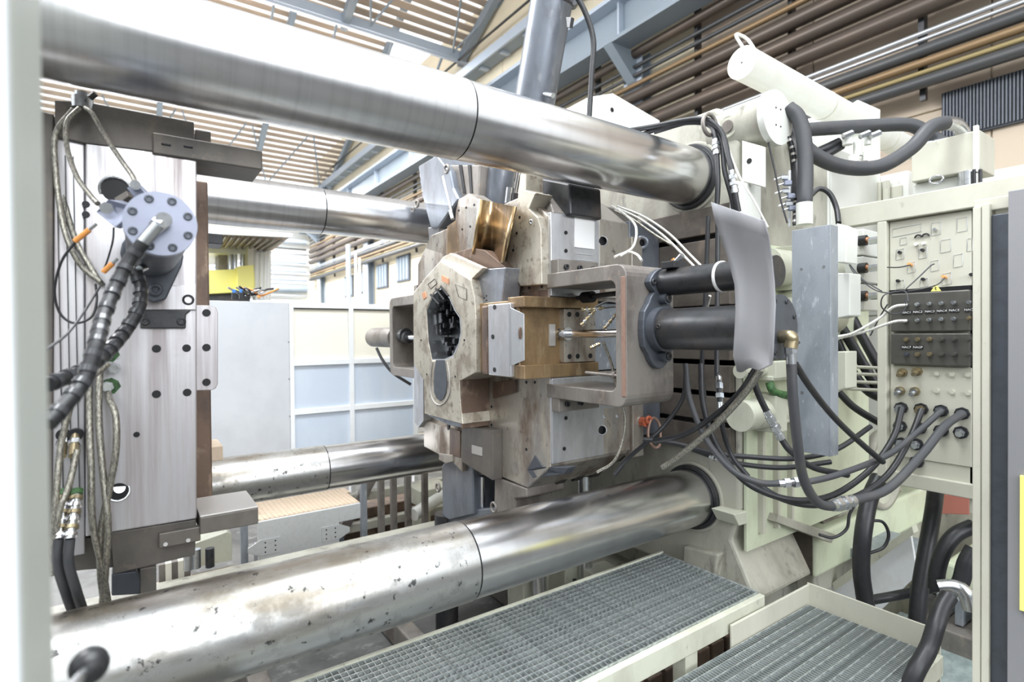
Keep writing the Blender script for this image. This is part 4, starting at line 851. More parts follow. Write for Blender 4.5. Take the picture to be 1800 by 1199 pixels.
# ------------------------------------------------------------------ hoses
def hose(lab, pts, r, mt='rubber', group=None, fits=(), name='hydraulic_hose', fm='zinc', coil=None, cat='hose', seg=12):
    """pts: (px,py,depth). fits: (index0, index1) fractions that carry a metal coupling"""
    P3 = [at(a, b, d=c) for a, b, c in pts]
    t = thing(name, lab, cat, P3[0], group)
    MB().tube(P3, r, seg).build('hose_line', mt, t)
    for (i, j) in fits:
        a, b = P3[i], P3[j]; n = (b-a).normalized(); L = (b-a).length
        f = MB(); f.cyl(a, b, r*1.15, seg=12); f.cylflat(a+n*L*.2, a+n*L*.38, r*1.55, 6); f.cylflat(a+n*L*.52, a+n*L*.66, r*1.7, 6); f.cyl(a+n*L*.8, a+n*L*.98, r*1.35, seg=12)
        f.build('coupling', fm, t)
    if coil:
        Q = P3; b = MB()
        # spiral guard: small pale bands wound on the hose
        for i in range(len(Q)-1):
            n = max(1, int((Q[i+1]-Q[i]).length/.026))
            for k in range(n):
                c = Q[i].lerp(Q[i+1], (k+.5)/n); dd = (Q[i+1]-Q[i]).normalized()
                b.cyl(c-dd*.0055, c+dd*.0055, r*1.12, seg=12)
        b.build('guard_band', coil, t)
    return t
HL = 'braided hoses at the ejector die'
hose('thick black hose with pale wrap bands running down left from the cylinder cap', [(252, 426, 1.09), (225, 462, 1.08), (203, 505, 1.05), (182, 555, 1.0), (168, 610, .95), (150, 665, .92), (120, 705, .88), (84, 745, .84)], .0125, 'rubber', coil='rubber_gloss')
hose('second thick black hose looping behind the banded hose at the left', [(238, 478, 1.3), (248, 505, 1.3), (245, 540, 1.28), (222, 580, 1.25), (190, 618, 1.18), (150, 650, 1.1), (84, 676, 1.0)], .014, 'rubber', coil='rubber_gloss')
fz = thing('tee_fitting', 'zinc tee fitting under the cylinder where the second hose starts', 'fitting', at(245, 472, d=1.35))
MB().cylflat(at(236, 478, d=1.33), at(244, 474, d=1.33), .014, 6).cyl(at(244, 474, d=1.33), at(254, 469, d=1.36), .010, seg=12).build('hex_body', 'zinc', fz); MB().cyl(at(226, 482, d=1.3), at(238, 477, d=1.33), .012, seg=12).build('nut', 'zinc', fz)
hs = [
 ('bent braided hose leaving the shackle towards the upper clamp plate', [(150, 190, 1.45), (162, 200, 1.44), (182, 235, 1.42), (212, 280, 1.38), (232, 308, 1.34), (238, 322, 1.32)], .006),
 ('thin braided hose from the shackle towards the lower clamp plate', [(140, 190, 1.45), (118, 215, 1.42), (118, 260, 1.40), (135, 310, 1.36), (160, 345, 1.32), (172, 358, 1.3)], .006),
 ('braided hose arching from the shackle down to the small ports', [(134, 188, 1.5), (108, 220, 1.5), (105, 290, 1.5), (115, 360, 1.5), (132, 420, 1.5), (150, 455, 1.5), (172, 490, 1.5), (180, 500, 1.52)], .007),
 ('outer braided hose arching from the shackle past the orange plug', [(130, 192, 1.46), (98, 235, 1.46), (98, 300, 1.46), (108, 380, 1.46), (122, 430, 1.46), (145, 470, 1.48), (176, 495, 1.5)], .007),
]
for lab, pts, r in hs: hose(lab, pts, r, 'braid', HL)
vs = [
 ('leftmost long braided hose hanging down in front of the die rear', [(190, 640, 1.5), (160, 665, 1.45), (130, 700, 1.4), (108, 780, 1.38), (98, 880, 1.36), (92, 960, 1.36), (92, 1010, 1.38)], .0075),
 ('long straight braided hose under the left small port', [(184, 625, 1.52), (160, 640, 1.5), (157, 720, 1.48), (160, 820, 1.46), (163, 920, 1.46), (180, 1000, 1.5), (190, 1060, 1.55)], .0085),
 ('long braided hose beside the straight one, under the upper port', [(178, 622, 1.54), (175, 660, 1.5), (174, 740, 1.48), (182, 840, 1.47), (190, 920, 1.47), (186, 1000, 1.5), (180, 1060, 1.55)], .0085),
 ('braided hose curving from the green sealed port down right', [(188, 675, 1.54), (192, 700, 1.5), (203, 730, 1.48), (204, 790, 1.47), (192, 860, 1.47), (178, 930, 1.48), (176, 1000, 1.5), (182, 1055, 1.55)], .0085),
 ('braided hose rising from the rear port to the left edge', [(136, 790, 1.4), (122, 850, 1.38), (104, 900, 1.36), (95, 960, 1.36), (92, 1000, 1.38)], .0075),
]
for lab, pts, r in vs: hose(lab, pts, r, 'braid', HL)
for (px, py, lab) in ((188, 622, 'upper port fitting with green seal on the die face'), (202, 646, 'small port fitting between two green seals'), (190, 678, 'lower port fitting with large green seal')):
    c = at(px, py, Y=YL); t = thing('port_fitting', lab, 'fitting', c)
    MB().cyl(c+Vector((0, .0, 0)), c-Vector((0, .05, 0)), .010, seg=14).build('nipple', 'chrome', t); MB().cylflat(c-Vector((0, .02, 0)), c-Vector((0, .045, 0)), .015, 6).build('nut', 'zinc', t)
    if py != 646: MB().prism([c+Vector((x, -.001, z)) for x, z in ((-.01, -.018), (.014, -.024), (.03, -.004), (.024, .012), (.008, .022), (-.01, .016))], (0, .004, 0)).build('seal_paste', 'green_seal', t)
for (px, lab) in ((113, 'left drooping quick coupling at the lower left of the die'), (133, 'right drooping quick coupling at the lower left of the die')):
    a, b = at(px+2, 870, d=1.42), at(px-10, 948, d=1.36); t = thing('quick_coupling', lab, 'coupling', a, 'quick couplings at the lower left')
    MB().cyl(a, b, .010, seg=14).build('body', 'zinc', t)
    n = (b-a)/6
    for k in range(6): MB().cyl(a+n*k+n*.2, a+n*k+n*.65, .0145, seg=14).build('ring', 'chrome' if k % 2 else 'brass', t)
    MB().cyl(a-n*.8, a, .0125, seg=14).build('seal', 'green_seal', t)
    MB().tube([b, at(px-12, 990, d=1.36), at(px+2, 1040, d=1.4), at(px+14, 1075, d=1.5)], .011, 10).build('hose_tail', 'hose_grey', t)
for (px, py, lab) in ((133, 770, 'rear port coupling above the left hoses'), (112, 770, 'leftmost rear port coupling beside the post')):
    a, b = at(px, py-6, d=1.5), at(px-4, py+32, d=1.45); t = thing('quick_coupling', lab, 'coupling', a)
    MB().cyl(a, b, .011, seg=14).build('body', 'brass', t); MB().cylflat(a.lerp(b, .3), a.lerp(b, .5), .015, 6).build('nut', 'zinc', t); MB().cyl(a-Vector((0, .01, 0)), a+Vector((0, .06, 0)), .017, seg=16).build('port', 'black_hole', t)
# shackle
sh = thing('hose_clamp_shackle', 'zinc pipe clamp gathering the braided hoses below the upper tie bar', 'clamp', at(145, 180, d=1.5))
MB().cyl(at(145, 172, d=1.5), at(145, 192, d=1.5), .025, seg=24).build('clamp_ring', 'zinc', sh, .004); MB().cyl(at(145, 163, d=1.5), at(145, 172, d=1.5), .018, seg=20).build('clamp_top', 'zinc', sh)
MB().cylflat(at(158, 172, d=1.48), at(168, 164, d=1.48), .008, 6).build('clamp_bolt', 'dark_steel', sh)
# orange plugs and thin sensor cables at the left
for (a, b, lab) in (((157, 404), (132, 424), 'upper orange sensor plug left of the cylinder'), ((198, 463), (182, 478), 'lower orange sensor plug beside the banded hose')):
    p, q2 = at(*a, d=1.25), at(*b, d=1.25); t = thing('sensor_plug', lab, 'plug', p); MB().cyl(p, q2, .006, seg=12).build('plug_body', 'orange', t); MB().cyl(p, p+(p-q2)*.5, .0035, seg=8).build('plug_stem', 'zinc', t)
hose('thin black sensor cable looping in a wide arc at the left', [(132, 426, 1.25), (108, 460, 1.25), (96, 510, 1.26), (105, 550, 1.27), (130, 568, 1.28), (160, 558, 1.3), (170, 530, 1.32), (168, 500, 1.35)], .0028, 'rubber', name='sensor_cable', cat='cable', seg=8)
hose('thin black cable hanging straight from the clamp plate', [(200, 400, 1.25), (198, 425, 1.26), (188, 460, 1.3), (180, 478, 1.32)], .002, 'rubber', name='sensor_cable', cat='cable', seg=8)
hose('thin grey cable crossing diagonally to the left post', [(178, 500, 1.3), (150, 545, 1.2), (120, 585, 1.1), (82, 615, .95)], .0025, 'hose_grey', name='sensor_cable', cat='cable', seg=8)

# right side: galvanized channel, bent sheet guard
ch = thing('channel_guard', 'galvanized grey channel hanging upright in front of the locking unit', 'guard', (2.16, 1.07, -.05))
xg = 2.15; ya, yb_ = at(1395, 600, X=xg).y, at(1457, 600, X=xg).y; z1, z0 = at(1395, 405, X=xg).z, at(1395, 792, X=xg).z
MB().box(xg, xg+.006, yb_, ya, z0, z1).build('web', 'galvanized', ch, .001)
MB().box(xg, xg+.06, yb_-.006, yb_, z0, z1).build('flange', 'galvanized', ch, .001); MB().box(xg, xg+.06, ya, ya+.006, z0, z1).build('flange', 'galvanized', ch, .001)
for px, py in ((1409, 473), (1448, 469), (1404, 602), (1410, 690)): MB().cyl(at(px, py, X=xg-.001), at(px, py, X=xg)+Vector((.004, 0, 0)), .006, seg=10).build('rivet', 'zinc', ch)
wb = bpy.data.objects.new('x', None)
bpy.data.objects.remove(wb)
tag(MB().prism([at(1470, 392, X=2.35), at(1489, 400, X=2.35), at(1487, 462, X=2.35), at(1470, 462, X=2.35)], (.1, 0, 0)).build('junction_box', 'white_paint', None, .004), 'white box edge just right of the galvanized channel, upper', 'box')
tag(MB().prism([at(1470, 480, X=2.4), at(1494, 480, X=2.4), at(1494, 555, X=2.4), at(1470, 560, X=2.4)], (.1, 0, 0)).build('junction_box', 'white_paint', None, .004), 'white box right of the galvanized channel, middle', 'box')
tag(MB().prism([at(1470, 618, X=2.4), at(1487, 618, X=2.4), at(1487, 683, X=2.4), at(1470, 688, X=2.4)], (.1, 0, 0)).build('junction_box', 'cream_paint', None, .004), 'cream box right of the galvanized channel, lower', 'box')
# bent sheet: curved strip, profile in X-Y, hangs from z .38 to -.1
L = [(1250, 355, 1345, 388), (1256, 385, 1352, 415), (1268, 420, 1358, 455), (1281, 460, 1362, 495), (1291, 500, 1364, 535), (1293, 545, 1362, 580), (1291, 590, 1360, 622), (1289, 625, 1358, 640), (1296, 652, 1340, 648)]
b = MB(); vs_, fs = [], []
NX = 8
for i, (ax_, ay, bx_, by) in enumerate(L):
    for k in range(NX+1):
        t_ = k/NX; d_ = 1.76-.16*t_+.03*sin(t_*pi)+.02*sin(i*.8)
        vs_.append(at(ax_+(bx_-ax_)*t_, ay+(by-ay)*t_+(3*sin(t_*9) if i >= 7 else 0), d=d_))
for i in range(len(L)-1):
    for k in range(NX): fs.append((i*(NX+1)+k, i*(NX+1)+k+1, (i+1)*(NX+1)+k+1, (i+1)*(NX+1)+k))
b.add(vs_, fs, True); bs_ = b.build('sheet_guard', 'sheet_grey'); so = bs_.modifiers.new('s', 'SOLIDIFY'); so.thickness = .003; so.offset = -1
tag(bs_, 'bent grey sheet metal guard curling in front of the dark cylinders', 'guard')
for px, py in ((1356, 586), (1355, 620)):
    pass

# ------------------------------------------------------------------ manifold panel
XM = 2.8; pn = thing('manifold_panel', 'cream connection panel full of couplings at the right', 'panel', (XM, .9, -1))
def pp(px, py, dx=0): return at(px, py, X=XM+dx)
y0p, y1p = pp(1709, 600).y, pp(1566, 600).y; ztop = pp(1570, 391).z; zbot = pp(1570, 838).z
bx('upper_plate', 'panel_cream', pn, XM-.012, XM+.02, y0p, y1p, pp(1570, 515).z, ztop, .002)
bx('backing_plate', 'panel_cream', pn, XM, XM+.02, y0p-.04, y1p+.03, zbot, ztop+.07, .002)
bx('lower_plate', 'panel_cream', pn, XM-.006, XM+.01, y0p, y1p, pp(1570, 800).z, pp(1575, 642).z, .002)
zg = [pp(1575, 517).z, pp(1575, 585).z, pp(1575, 640).z]
bx('manifold_block', 'manifold_grey', pn, XM-.03, XM, y0p, y1p-.01, zg[1]+.005, zg[0], .005, label='dark grey manifold bar')
bx('manifold_block', 'manifold_grey', pn, XM-.03, XM, y0p, y1p-.01, zg[2], zg[1]-.003, .005, label='dark grey manifold bar')
bx('gap_strip', 'black_hole', pn, XM-.014, XM, y0p, y1p, zg[0], zg[0]+.018, 0)
ztb = ztop+.07
bx('top_rail', 'panel_cream', pn, XM-.04, XM+.02, .45, at(1480, 400, X=XM).y, ztop+.005, ztb+.03, .004)
bx('stile', 'panel_cream', pn, XM-.04, XM+.02, y1p+.003, y1p+.04, zbot, ztop+.005, .004)
bx('side_box', 'panel_cream', pn, XM, XM+.25, .45, y0p+.01, -.75, ztb, .004)
bx('bottom_rail', 'panel_cream', pn, XM-.02, XM+.02, y0p-.03, y1p+.035, zbot-.03, zbot+.03, .004)
for k, (px, py) in enumerate(((1585, 480), (1632, 465), (1590, 450), (1710, 480))): pass
# round-cornered socket plates outlines and sockets on the upper plate
def sock(px, py, mt='rubber'):
    c = pp(px, py, -.012); MB().cyl(c, c-Vector((.018, 0, 0)), .0065, seg=12).build('socket', mt, pn)
for px, py in ((1583, 444), (1623, 440), (1580, 494), (1624, 491), (1709, 483)): sock(px, py)
for px, py in ((1645, 404),): sock(px, py, 'zinc')
for px, py in ((1614, 418), (1627, 416)):
    c = pp(px, py, -.02); MB().tube([c+Vector((0, .012*cos(a), .012*sin(a))) for a in [pi*k/8 for k in range(9)]], .0035, 8, 2).build('plug_loop', 'rubber', pn); sock(px-2, py+12, 'label_white')
for (px, py, w, h) in ((1594, 405, 50, 14), (1691, 395, 18, 24), (1662, 432, 18, 22), (1705, 430, 10, 22), (1684, 458, 16, 22), (1645, 402, 16, 22), (1582, 447, 14, 18), (1622, 445, 14, 18), (1602, 470, 14, 18), (1643, 467, 14, 18), (1664, 490, 16, 20), (1583, 500, 13, 14), (1624, 497, 14, 14), (1588, 424, 12, 12)):
    q = [pp(px-w/2, py-h/2+w*.1, -.0135), pp(px+w/2, py-h/2-w*.1, -.0135), pp(px+w/2, py+h/2-w*.1, -.0135), pp(px-w/2, py+h/2+w*.1, -.0135)]
    MB().tube(q, .0011, 4, 1, closed=True).build('cover_outline', 'fence_grey', pn)
for px, py in ((1602, 466), (1662, 488)):
    c = pp(px, py, -.014); MB().cyl(c, c-Vector((.03, .0, -.003)), .006, seg=10).build('orange_connector', 'orange', pn)
c = pp(1645, 506, -.016); MB().prism([c+Vector((0, .018, -.014)), c+Vector((0, -.018, -.014)), c+Vector((0, 0, .016))], (.003, 0, 0)).build('warning_triangle', 'yellow', pn)
def text(body, size, loc, mt, par, name='lettering'):
    cu = bpy.data.curves.new(name, 'FONT'); cu.body = body; cu.size = size; cu.align_x = 'CENTER'; cu.align_y = 'CENTER'; cu.extrude = .0004; cu.materials.append(MT[mt])
    tmp = bpy.data.objects.new('tmp', cu); C.objects.link(tmp); me = bpy.data.meshes.new_from_object(tmp); bpy.data.objects.remove(tmp)
    o = bpy.data.objects.new(name, me); C.objects.link(o); o.parent = par
    # faces -X, reads towards -Y
    q = Vector((0, 0, 0)); p_ = par
    while p_ is not None: q = q+p_.location; p_ = p_.parent
    o.location = Vector(loc)-q; o.rotation_euler = (pi/2, 0, -pi/2); return o
MB().tube([c+Vector((-.001, .003, .006)), c+Vector((-.001, -.002, 0)), c+Vector((-.001, .003, -.001)), c+Vector((-.001, -.002, -.009))], .0012, 4, 1).build('lightning_mark', 'label_black', pn)
# couplings on the dark manifold bars
def coup(px, py, r, ln, mt='zinc', base=None, dx=-.03, nut=True, tilt=0):
    c = pp(px, py, dx); e = c-Vector((ln, 0, tilt))
    f = MB(); f.cyl(c, e, r, seg=14); 
    if nut: f.cylflat(c-Vector((ln*.15, 0, 0)), c-Vector((ln*.55, 0, 0)), r*1.5, 6)
    f.build('coupling', mt, pn)
    if base: MB().cylflat(c+Vector((.004, 0, 0)), c-Vector((.012, 0, 0)), r*2.2, 8).build('coupling_base', base, pn, .002)
for k, px in enumerate((1594, 1614, 1635, 1656, 1678, 1705)):
    coup(px, 536-k*.9, .006, .025, 'zinc'); coup(px, 564-k*.9, .006, .025, 'zinc' if k < 5 else 'brass')
    bx('name_tag', 'label_black', pn, XM-.034, XM-.030, pp(px+8, 550, -.03).y, pp(px-9, 550, -.03).y, pp(px, 553-k, -.03).z, pp(px, 546-k, -.03).z, 0)
    text(['NAC1', 'NAC2', 'NAC3', 'NAC4', 'NAC5', 'NAC6'][k], .013, (XM-.0345, pp(px, 550, -.03).y, pp(px, 549.5-k, -.03).z), 'label_white', pn)
    coup(px, 597-k*.3, .007, .02, 'brass' if k < 3 else 'manifold_grey'); coup(px, 623-k*.2, .007, .018, ['gunmetal', 'brass', 'brass', 'manifold_grey', 'manifold_grey', 'manifold_grey'][k])
    if k < 2:
        bx('name_tag', 'label_black', pn, XM-.034, XM-.030, pp(px+9, 611, -.03).y, pp(px-9, 611, -.03).y, pp(px, 614, -.03).z, pp(px, 607, -.03).z, 0)
        text(['NAC7', 'NAGP'][k], .013, (XM-.0345, pp(px, 611, -.03).y, pp(px, 610.5, -.03).z), 'label_white', pn)
for px, py in ((1587, 655), (1613, 653)): coup(px, py, .009, .05, 'brass', 'brass', -.006, tilt=.01)
for px, py in ((1583, 687), (1609, 688)): coup(px, py, .009, .05, 'zinc', 'brass', -.006, tilt=.01)
for px, py in ((1647, 657), (1674, 658), (1702, 659), (1647, 687), (1674, 689), (1702, 691)):
    c = pp(px, py, -.006); MB().cylflat(c, c-Vector((.008, 0, 0)), .010, 6).build('blank_plug', 'panel_cream', pn, .001)
big = [(1585, 717), (1620, 719), (1655, 722), (1692, 727), (1583, 749), (1617, 753), (1655, 757), (1690, 760), (1585, 779), (1612, 781), (1612, 812)]
for i, (px, py) in enumerate(big): coup(px, py, .012, .05 if i < 4 else .035, 'brass' if i == 1 else 'zinc', 'rubber', -.006, tilt=.005)

# enclosure posts at the right edge
XR = 2.2
rp_ = thing('right_door_frame', 'cream and black sliding door frame at the right edge', 'door frame', (XR, .5, FZ))
yA, yB, yC_ = at(1709, 700, X=XR).y, at(1740, 700, X=XR).y, at(1772, 700, X=XR).y
bx('cream_post', 'panel_cream', rp_, XR, XR+.06, yB+.022, yA, FZ, at(1709, 365, X=XR).z, .003)
bx('cream_post', 'panel_cream', rp_, XR-.004, XR+.06, yB, yB+.02, FZ, at(1720, 360, X=XR).z, .003)
bx('black_track', 'gunmetal', rp_, XR+.01, XR+.05, yC_, yB, FZ, at(1750, 376, X=XR).z, .003)
bx('track_lip', 'cream_paint', rp_, XR, XR+.05, yC_-.006, yC_, FZ, at(1760, 372, X=XR).z, .001)
bx('grey_door_sheet', 'sheet_grey', rp_, XR-.03, XR, .1, yC_-.006, FZ, at(1780, 338, X=XR).z, .002)
bx('yellow_edge', 'yellow', rp_, XR-.04, XR-.028, .1, at(1794, 900, X=XR-.03).y, at(1796, 1065, X=XR).z, at(1796, 832, X=XR).z, .001)
bx('header', 'panel_cream', rp_, XR+.01, XR+.3, .3, yA, at(1720, 372, X=XR).z, at(1720, 350, X=XR).z, .003)
# left post
lp = thing('left_door_post', 'blurred white and grey door post at the left edge', 'post', (-.2, .55, FZ))
MB().box(-.4, -.061, .462, .475, FZ, 1.5).build('white_front', 'post_white', lp, .002); MB().box(-.4, -.06, .475, .63, FZ, 1.5).build('grey_profile', 'post_grey', lp, .008)
MB().cyl(at(40, 420, d=.44), at(36, 420, d=.46), .006, seg=14).build('white_screw', 'post_white', lp)
kb = thing('stop_knob', 'black rubber ball knob blurred in front of the lower tie bar', 'knob', at(155, 1170, d=.62))
c = at(157, 1170, d=.62)
b = MB(); 
for i in range(8):
    a0, a1 = -pi/2+pi*i/8, -pi/2+pi*(i+1)/8; b.cyl(c+Vector((0, .022*sin(a0), 0)), c+Vector((0, .022*sin(a1), 0)), max(.0005, .02*cos(a0)), max(.0005, .02*cos(a1)), 20, False)
b.build('ball', 'rubber', kb)
MB().cyl(c, Vector((-.08, .62, c.z+.02)), .006, seg=10).build('stem', 'zinc', kb)

# ------------------------------------------------------------------ right-hand hoses
G = 'black hydraulic hoses at the right'
hose('black hose drooping in the deepest front arc with a coupling at its low point', [(1205, 640, 2.25), (1212, 700, 2.2), (1240, 770, 2.1), (1285, 825, 2.0), (1330, 847, 1.95), (1368, 850, 1.95), (1420, 847, 1.95), (1480, 832, 2.0), (1560, 800, 2.1), (1610, 762, 2.16), (1655, 722, 2.2)], .0115, 'hose_grey', G, ((5, 6),))
hose('thick grey hose dropping from the brass elbow and swinging up to the panel', [(1391, 640, 1.70), (1394, 700, 1.7), (1402, 780, 1.72), (1412, 840, 1.76), (1434, 880, 1.8), (1462, 890, 1.84), (1500, 880, 1.88), (1560, 860, 1.95), (1620, 800, 2.05), (1660, 750, 2.12), (1692, 727, 2.16)], .0155, 'hose_grey', G, ((5, 6),))
hose('black hose arching below the galvanized channel, upper of two parallel ones', [(1232, 640, 2.3), (1236, 710, 2.25), (1258, 780, 2.2), (1300, 838, 2.1), (1350, 868, 2.05), (1410, 880, 2.05), (1470, 868, 2.1), (1530, 825, 2.15), (1570, 770, 2.2), (1585, 717, 2.24)], .012, 'rubber', G)
hose('black hose arching below the galvanized channel, lower of two parallel ones', [(1320, 843, 2.1), (1370, 875, 2.06), (1430, 888, 2.06), (1500, 875, 2.1), (1560, 835, 2.16), (1600, 770, 2.2), (1620, 720, 2.24)], .012, 'rubber', G)
hose('thin black hose slanting across the galvanized channel towards lower right', [(1398, 640, 1.72), (1420, 675, 1.76), (1450, 715, 1.82), (1480, 748, 1.9), (1520, 785, 1.98), (1552, 812, 2.05)], .0105, 'rubber', G)
hose('black hose with bright coupling below the bent sheet guard', [(1320, 655, 2.0), (1332, 690, 2.0), (1347, 722, 2.0), (1374, 772, 2.0), (1392, 795, 2.0), (1430, 822, 2.05), (1490, 835, 2.1)], .0115, 'rubber', G, ((2, 3),))
hose('flat black hose crossing horizontally, upper of two', [(1130, 772, 2.35), (1190, 780, 2.32), (1250, 796, 2.28), (1315, 803, 2.25), (1400, 806, 2.22), (1470, 790, 2.22), (1530, 750, 2.3)], .0105, 'rubber', G)
hose('flat black hose crossing horizontally, lower of two', [(1180, 776, 2.34), (1245, 800, 2.3), (1265, 806, 2.3), (1310, 817, 2.27), (1380, 822, 2.25), (1460, 812, 2.25)], .0105, 'rubber', G, ((1, 2),))
hose('braided grey cable bundle slanting down left under the sheet guard', [(1338, 648, 1.85), (1310, 690, 1.95), (1260, 745, 2.05), (1215, 785, 2.15), (1165, 822, 2.25)], .0125, 'braid', G)
hose('black cable beside the braided slanting bundle', [(1330, 645, 1.88), (1300, 690, 1.98), (1250, 735, 2.08), (1200, 765, 2.18), (1150, 775, 2.3)], .0105, 'rubber', G)
hose('dark hose hanging behind the large cylinder with a long coupling', [(1262, 380, 2.35), (1260, 640, 2.3), (1263, 662, 2.25), (1266, 720, 2.2), (1270, 750, 2.2), (1285, 800, 2.2), (1315, 838, 2.15)], .0105, 'rubber', G, ((2, 3),))
hose('black hose from the cylinder root down to the dark lower left', [(1205, 655, 2.35), (1200, 700, 2.35), (1170, 745, 2.35), (1140, 775, 2.35), (1105, 805, 2.4), (1080, 835, 2.4)], .0095, 'rubber', G)
hose('thin black hose hanging beside the lower core bracket', [(1245, 380, 2.4), (1240, 520, 2.4), (1234, 640, 2.4), (1238, 700, 2.4)], .010, 'rubber', G)
# hose bundle in the ring near upper tie bar end
hr = thing('hose_ring', 'brown grey ring holding the hose bundle above the tie bar end', 'ring', at(1247, 222, d=2.35))
c = at(1247, 219, d=2.35); MB().tube([c+rt*(.035*cos(a))+up*(.045*sin(a))+fw*(.02*cos(a)) for a in [2*pi*k/12 for k in range(12)]], .009, 10, 3, closed=True).build('ring', 'cast_grey', hr)
hose('upper black hose passing through the ring then hanging down', [(1090, 232, 2.6), (1140, 224, 2.5), (1200, 212, 2.42), (1240, 210, 2.36), (1268, 232, 2.32), (1280, 275, 2.28), (1286, 300, 2.26), (1292, 340, 2.25), (1298, 372, 2.25)], .0115, 'rubber', G, ((6, 7),))
hose('lower black hose passing through the ring with a coupling below it', [(1120, 240, 2.55), (1170, 222, 2.47), (1220, 215, 2.4), (1250, 222, 2.36), (1257, 245, 2.33), (1260, 272, 2.32), (1262, 320, 2.3), (1260, 365, 2.3)], .011, 'rubber', G, ((4, 5),))
hose('middle black hose through the ring, hanging to the sheet guard', [(1150, 232, 2.5), (1210, 215, 2.42), (1248, 218, 2.36), (1268, 250, 2.33), (1274, 300, 2.3), (1286, 345, 2.28), (1290, 372, 2.28)], .011, 'rubber', G)
hose('thin pale cable running from the ring across the white cover', [(1262, 214, 2.33), (1278, 255, 2.3), (1300, 310, 2.22), (1325, 352, 2.1), (1350, 400, 2.05)], .004, 'braid_white', name='sensor_cable', cat='cable')
# pale cables above the clamp plate
for i, (pts, lab) in enumerate((([(1075, 362, 2.4), (1100, 378, 2.35), (1118, 400, 2.3), (1112, 435, 2.25), (1080, 452, 2.2)], 'pale cable looping down onto the near bracket top'),
        ([(1085, 362, 2.45), (1130, 380, 2.42), (1175, 410, 2.38), (1215, 450, 2.3), (1250, 485, 2.2)], 'upper pale cable in the bundle above the smaller cylinder'),
        ([(1085, 366, 2.44), (1125, 385, 2.4), (1170, 418, 2.36), (1210, 458, 2.28), (1240, 490, 2.2)], 'lower pale cable in the bundle above the smaller cylinder'),
        ([(1080, 370, 2.42), (1110, 384, 2.4), (1150, 412, 2.36), (1190, 436, 2.34)], 'brownish cable at the edge of the bundle above the smaller cylinder'),
        ([(1248, 520, 2.05), (1240, 545, 2.1), (1220, 552, 2.15), (1200, 562, 2.15)], 'short pale cable between the two core pull cylinders'),
        ([(1090, 450, 2.2), (1105, 443, 2.2), (1120, 448, 2.15), (1128, 458, 2.1)], 'small pale cable hump on the near bracket'))):
    hose(lab, pts, .0055, 'braid_white' if i != 3 else 'braid', 'pale sensor cables above the core pull cylinders', name='sensor_cable', cat='cable', seg=8)
# small brass fittings inside the near bracket
for i, (a, b, lab) in enumerate((((1022, 545), (1062, 541), 'upper brass fitting inside the near bracket'), ((1022, 572), (1046, 545), 'bent brass fitting below the upper one inside the near bracket'), ((1062, 578), (1085, 550), 'slanting brass fitting chain near the bracket web'), ((1038, 612), (1055, 604), 'lower brass fitting under the chrome rod'))):
    p, q2 = at(*a, d=2.25), at(*b, d=2.25); t = thing('brass_fitting', lab, 'fitting', p); n = (q2-p)/5
    MB().cyl(p, q2, .005, seg=10).build('body', 'brass', t)
    for k in range(5): MB().cylflat(p+n*k, p+n*k+n*.5, .009, 6).build('nut', 'zinc' if k % 2 else 'brass', t)
hose('thin dark hose from the upper brass fitting to the bracket web', [(1062, 541, 2.25), (1085, 540, 2.2), (1100, 552, 2.12)], .004, 'hose_grey', 'thin lines inside the near bracket', name='lubrication_line', cat='hose')
hose('thin dark hose arching above the brass fittings', [(1046, 540, 2.25), (1070, 530, 2.2), (1100, 536, 2.1)], .004, 'hose_grey', 'thin lines inside the near bracket', name='lubrication_line', cat='hose')
hose('pale thin line hanging down behind the near bracket to the die bottom', [(1060, 600, 2.3), (1075, 640, 2.3), (1085, 690, 2.3), (1098, 730, 2.3), (1095, 770, 2.3), (1080, 810, 2.3), (1050, 830, 2.35)], .006, 'braid', name='lubrication_line', cat='hose')
q = thing('threaded_rod', 'dark rod with nut bridging the lower bracket opening', 'rod', at(1040, 658, d=2.2)); MB().cyl(at(1030, 655, d=2.28), at(1100, 662, d=2.1), .007, seg=12).build('rod', 'cast_grey', q); MB().cylflat(at(1077, 660, d=2.17), at(1083, 660, d=2.15), .015, 6).build('nut', 'cast_grey', q)
q = thing('upper_piston_rod', 'dark rod of the smaller cylinder inside the bracket opening', 'rod', at(1060, 515, d=2.2)); MB().cyl((1.70, 1.90, .165), (1.71, 1.5, .175), .011, seg=14).build('rod', 'dark_steel', q); MB().cyl((1.70, 1.86, .165), (1.70, 1.80, .165), .026, seg=18).build('collar', 'black_hole', q)

# ------------------------------------------------------------------ injection end: white cabinets and big hoses
iu = thing('injection_cabinet', 'white cabinet block behind the upper right hoses', 'cabinet', (4.0, 1.7, FZ))
MB().box(3.25, 3.9, 1.5, 2.3, .3, 1.05).build('cabinet_body', 'white_paint', iu, .01)
MB().box(3.9, 5.2, 1.35, 2.5, -.9, .98).build('cabinet_body', 'white_paint', iu, .01)
for k in range(3): MB().box(3.9-.012, 3.9, 1.4+.0+k*.3, 1.67+k*.3, .1, .93).build('door_panel', 'white_paint', iu, .004)
for k in range(4): MB().cyl((3.2, 1.5+.06*k, .3), (3.2, 1.5+.06*k, .98), .015, seg=10).build('vertical_pipe', 'white_paint', iu)
for k, px in enumerate((1512, 1523, 1534, 1546, 1558)):
    MB().cyl((3.86, at(px, 350, X=3.86).y, .2), (3.86, at(px, 350, X=3.86).y, .93), .014 if k % 2 else .02, seg=12).build('vertical_pipe', 'panel_cream', iu)
MB().box(3.885, 3.9, 1.38, 1.52, .3, .9).build('door_panel', 'panel_cream', iu, .01)
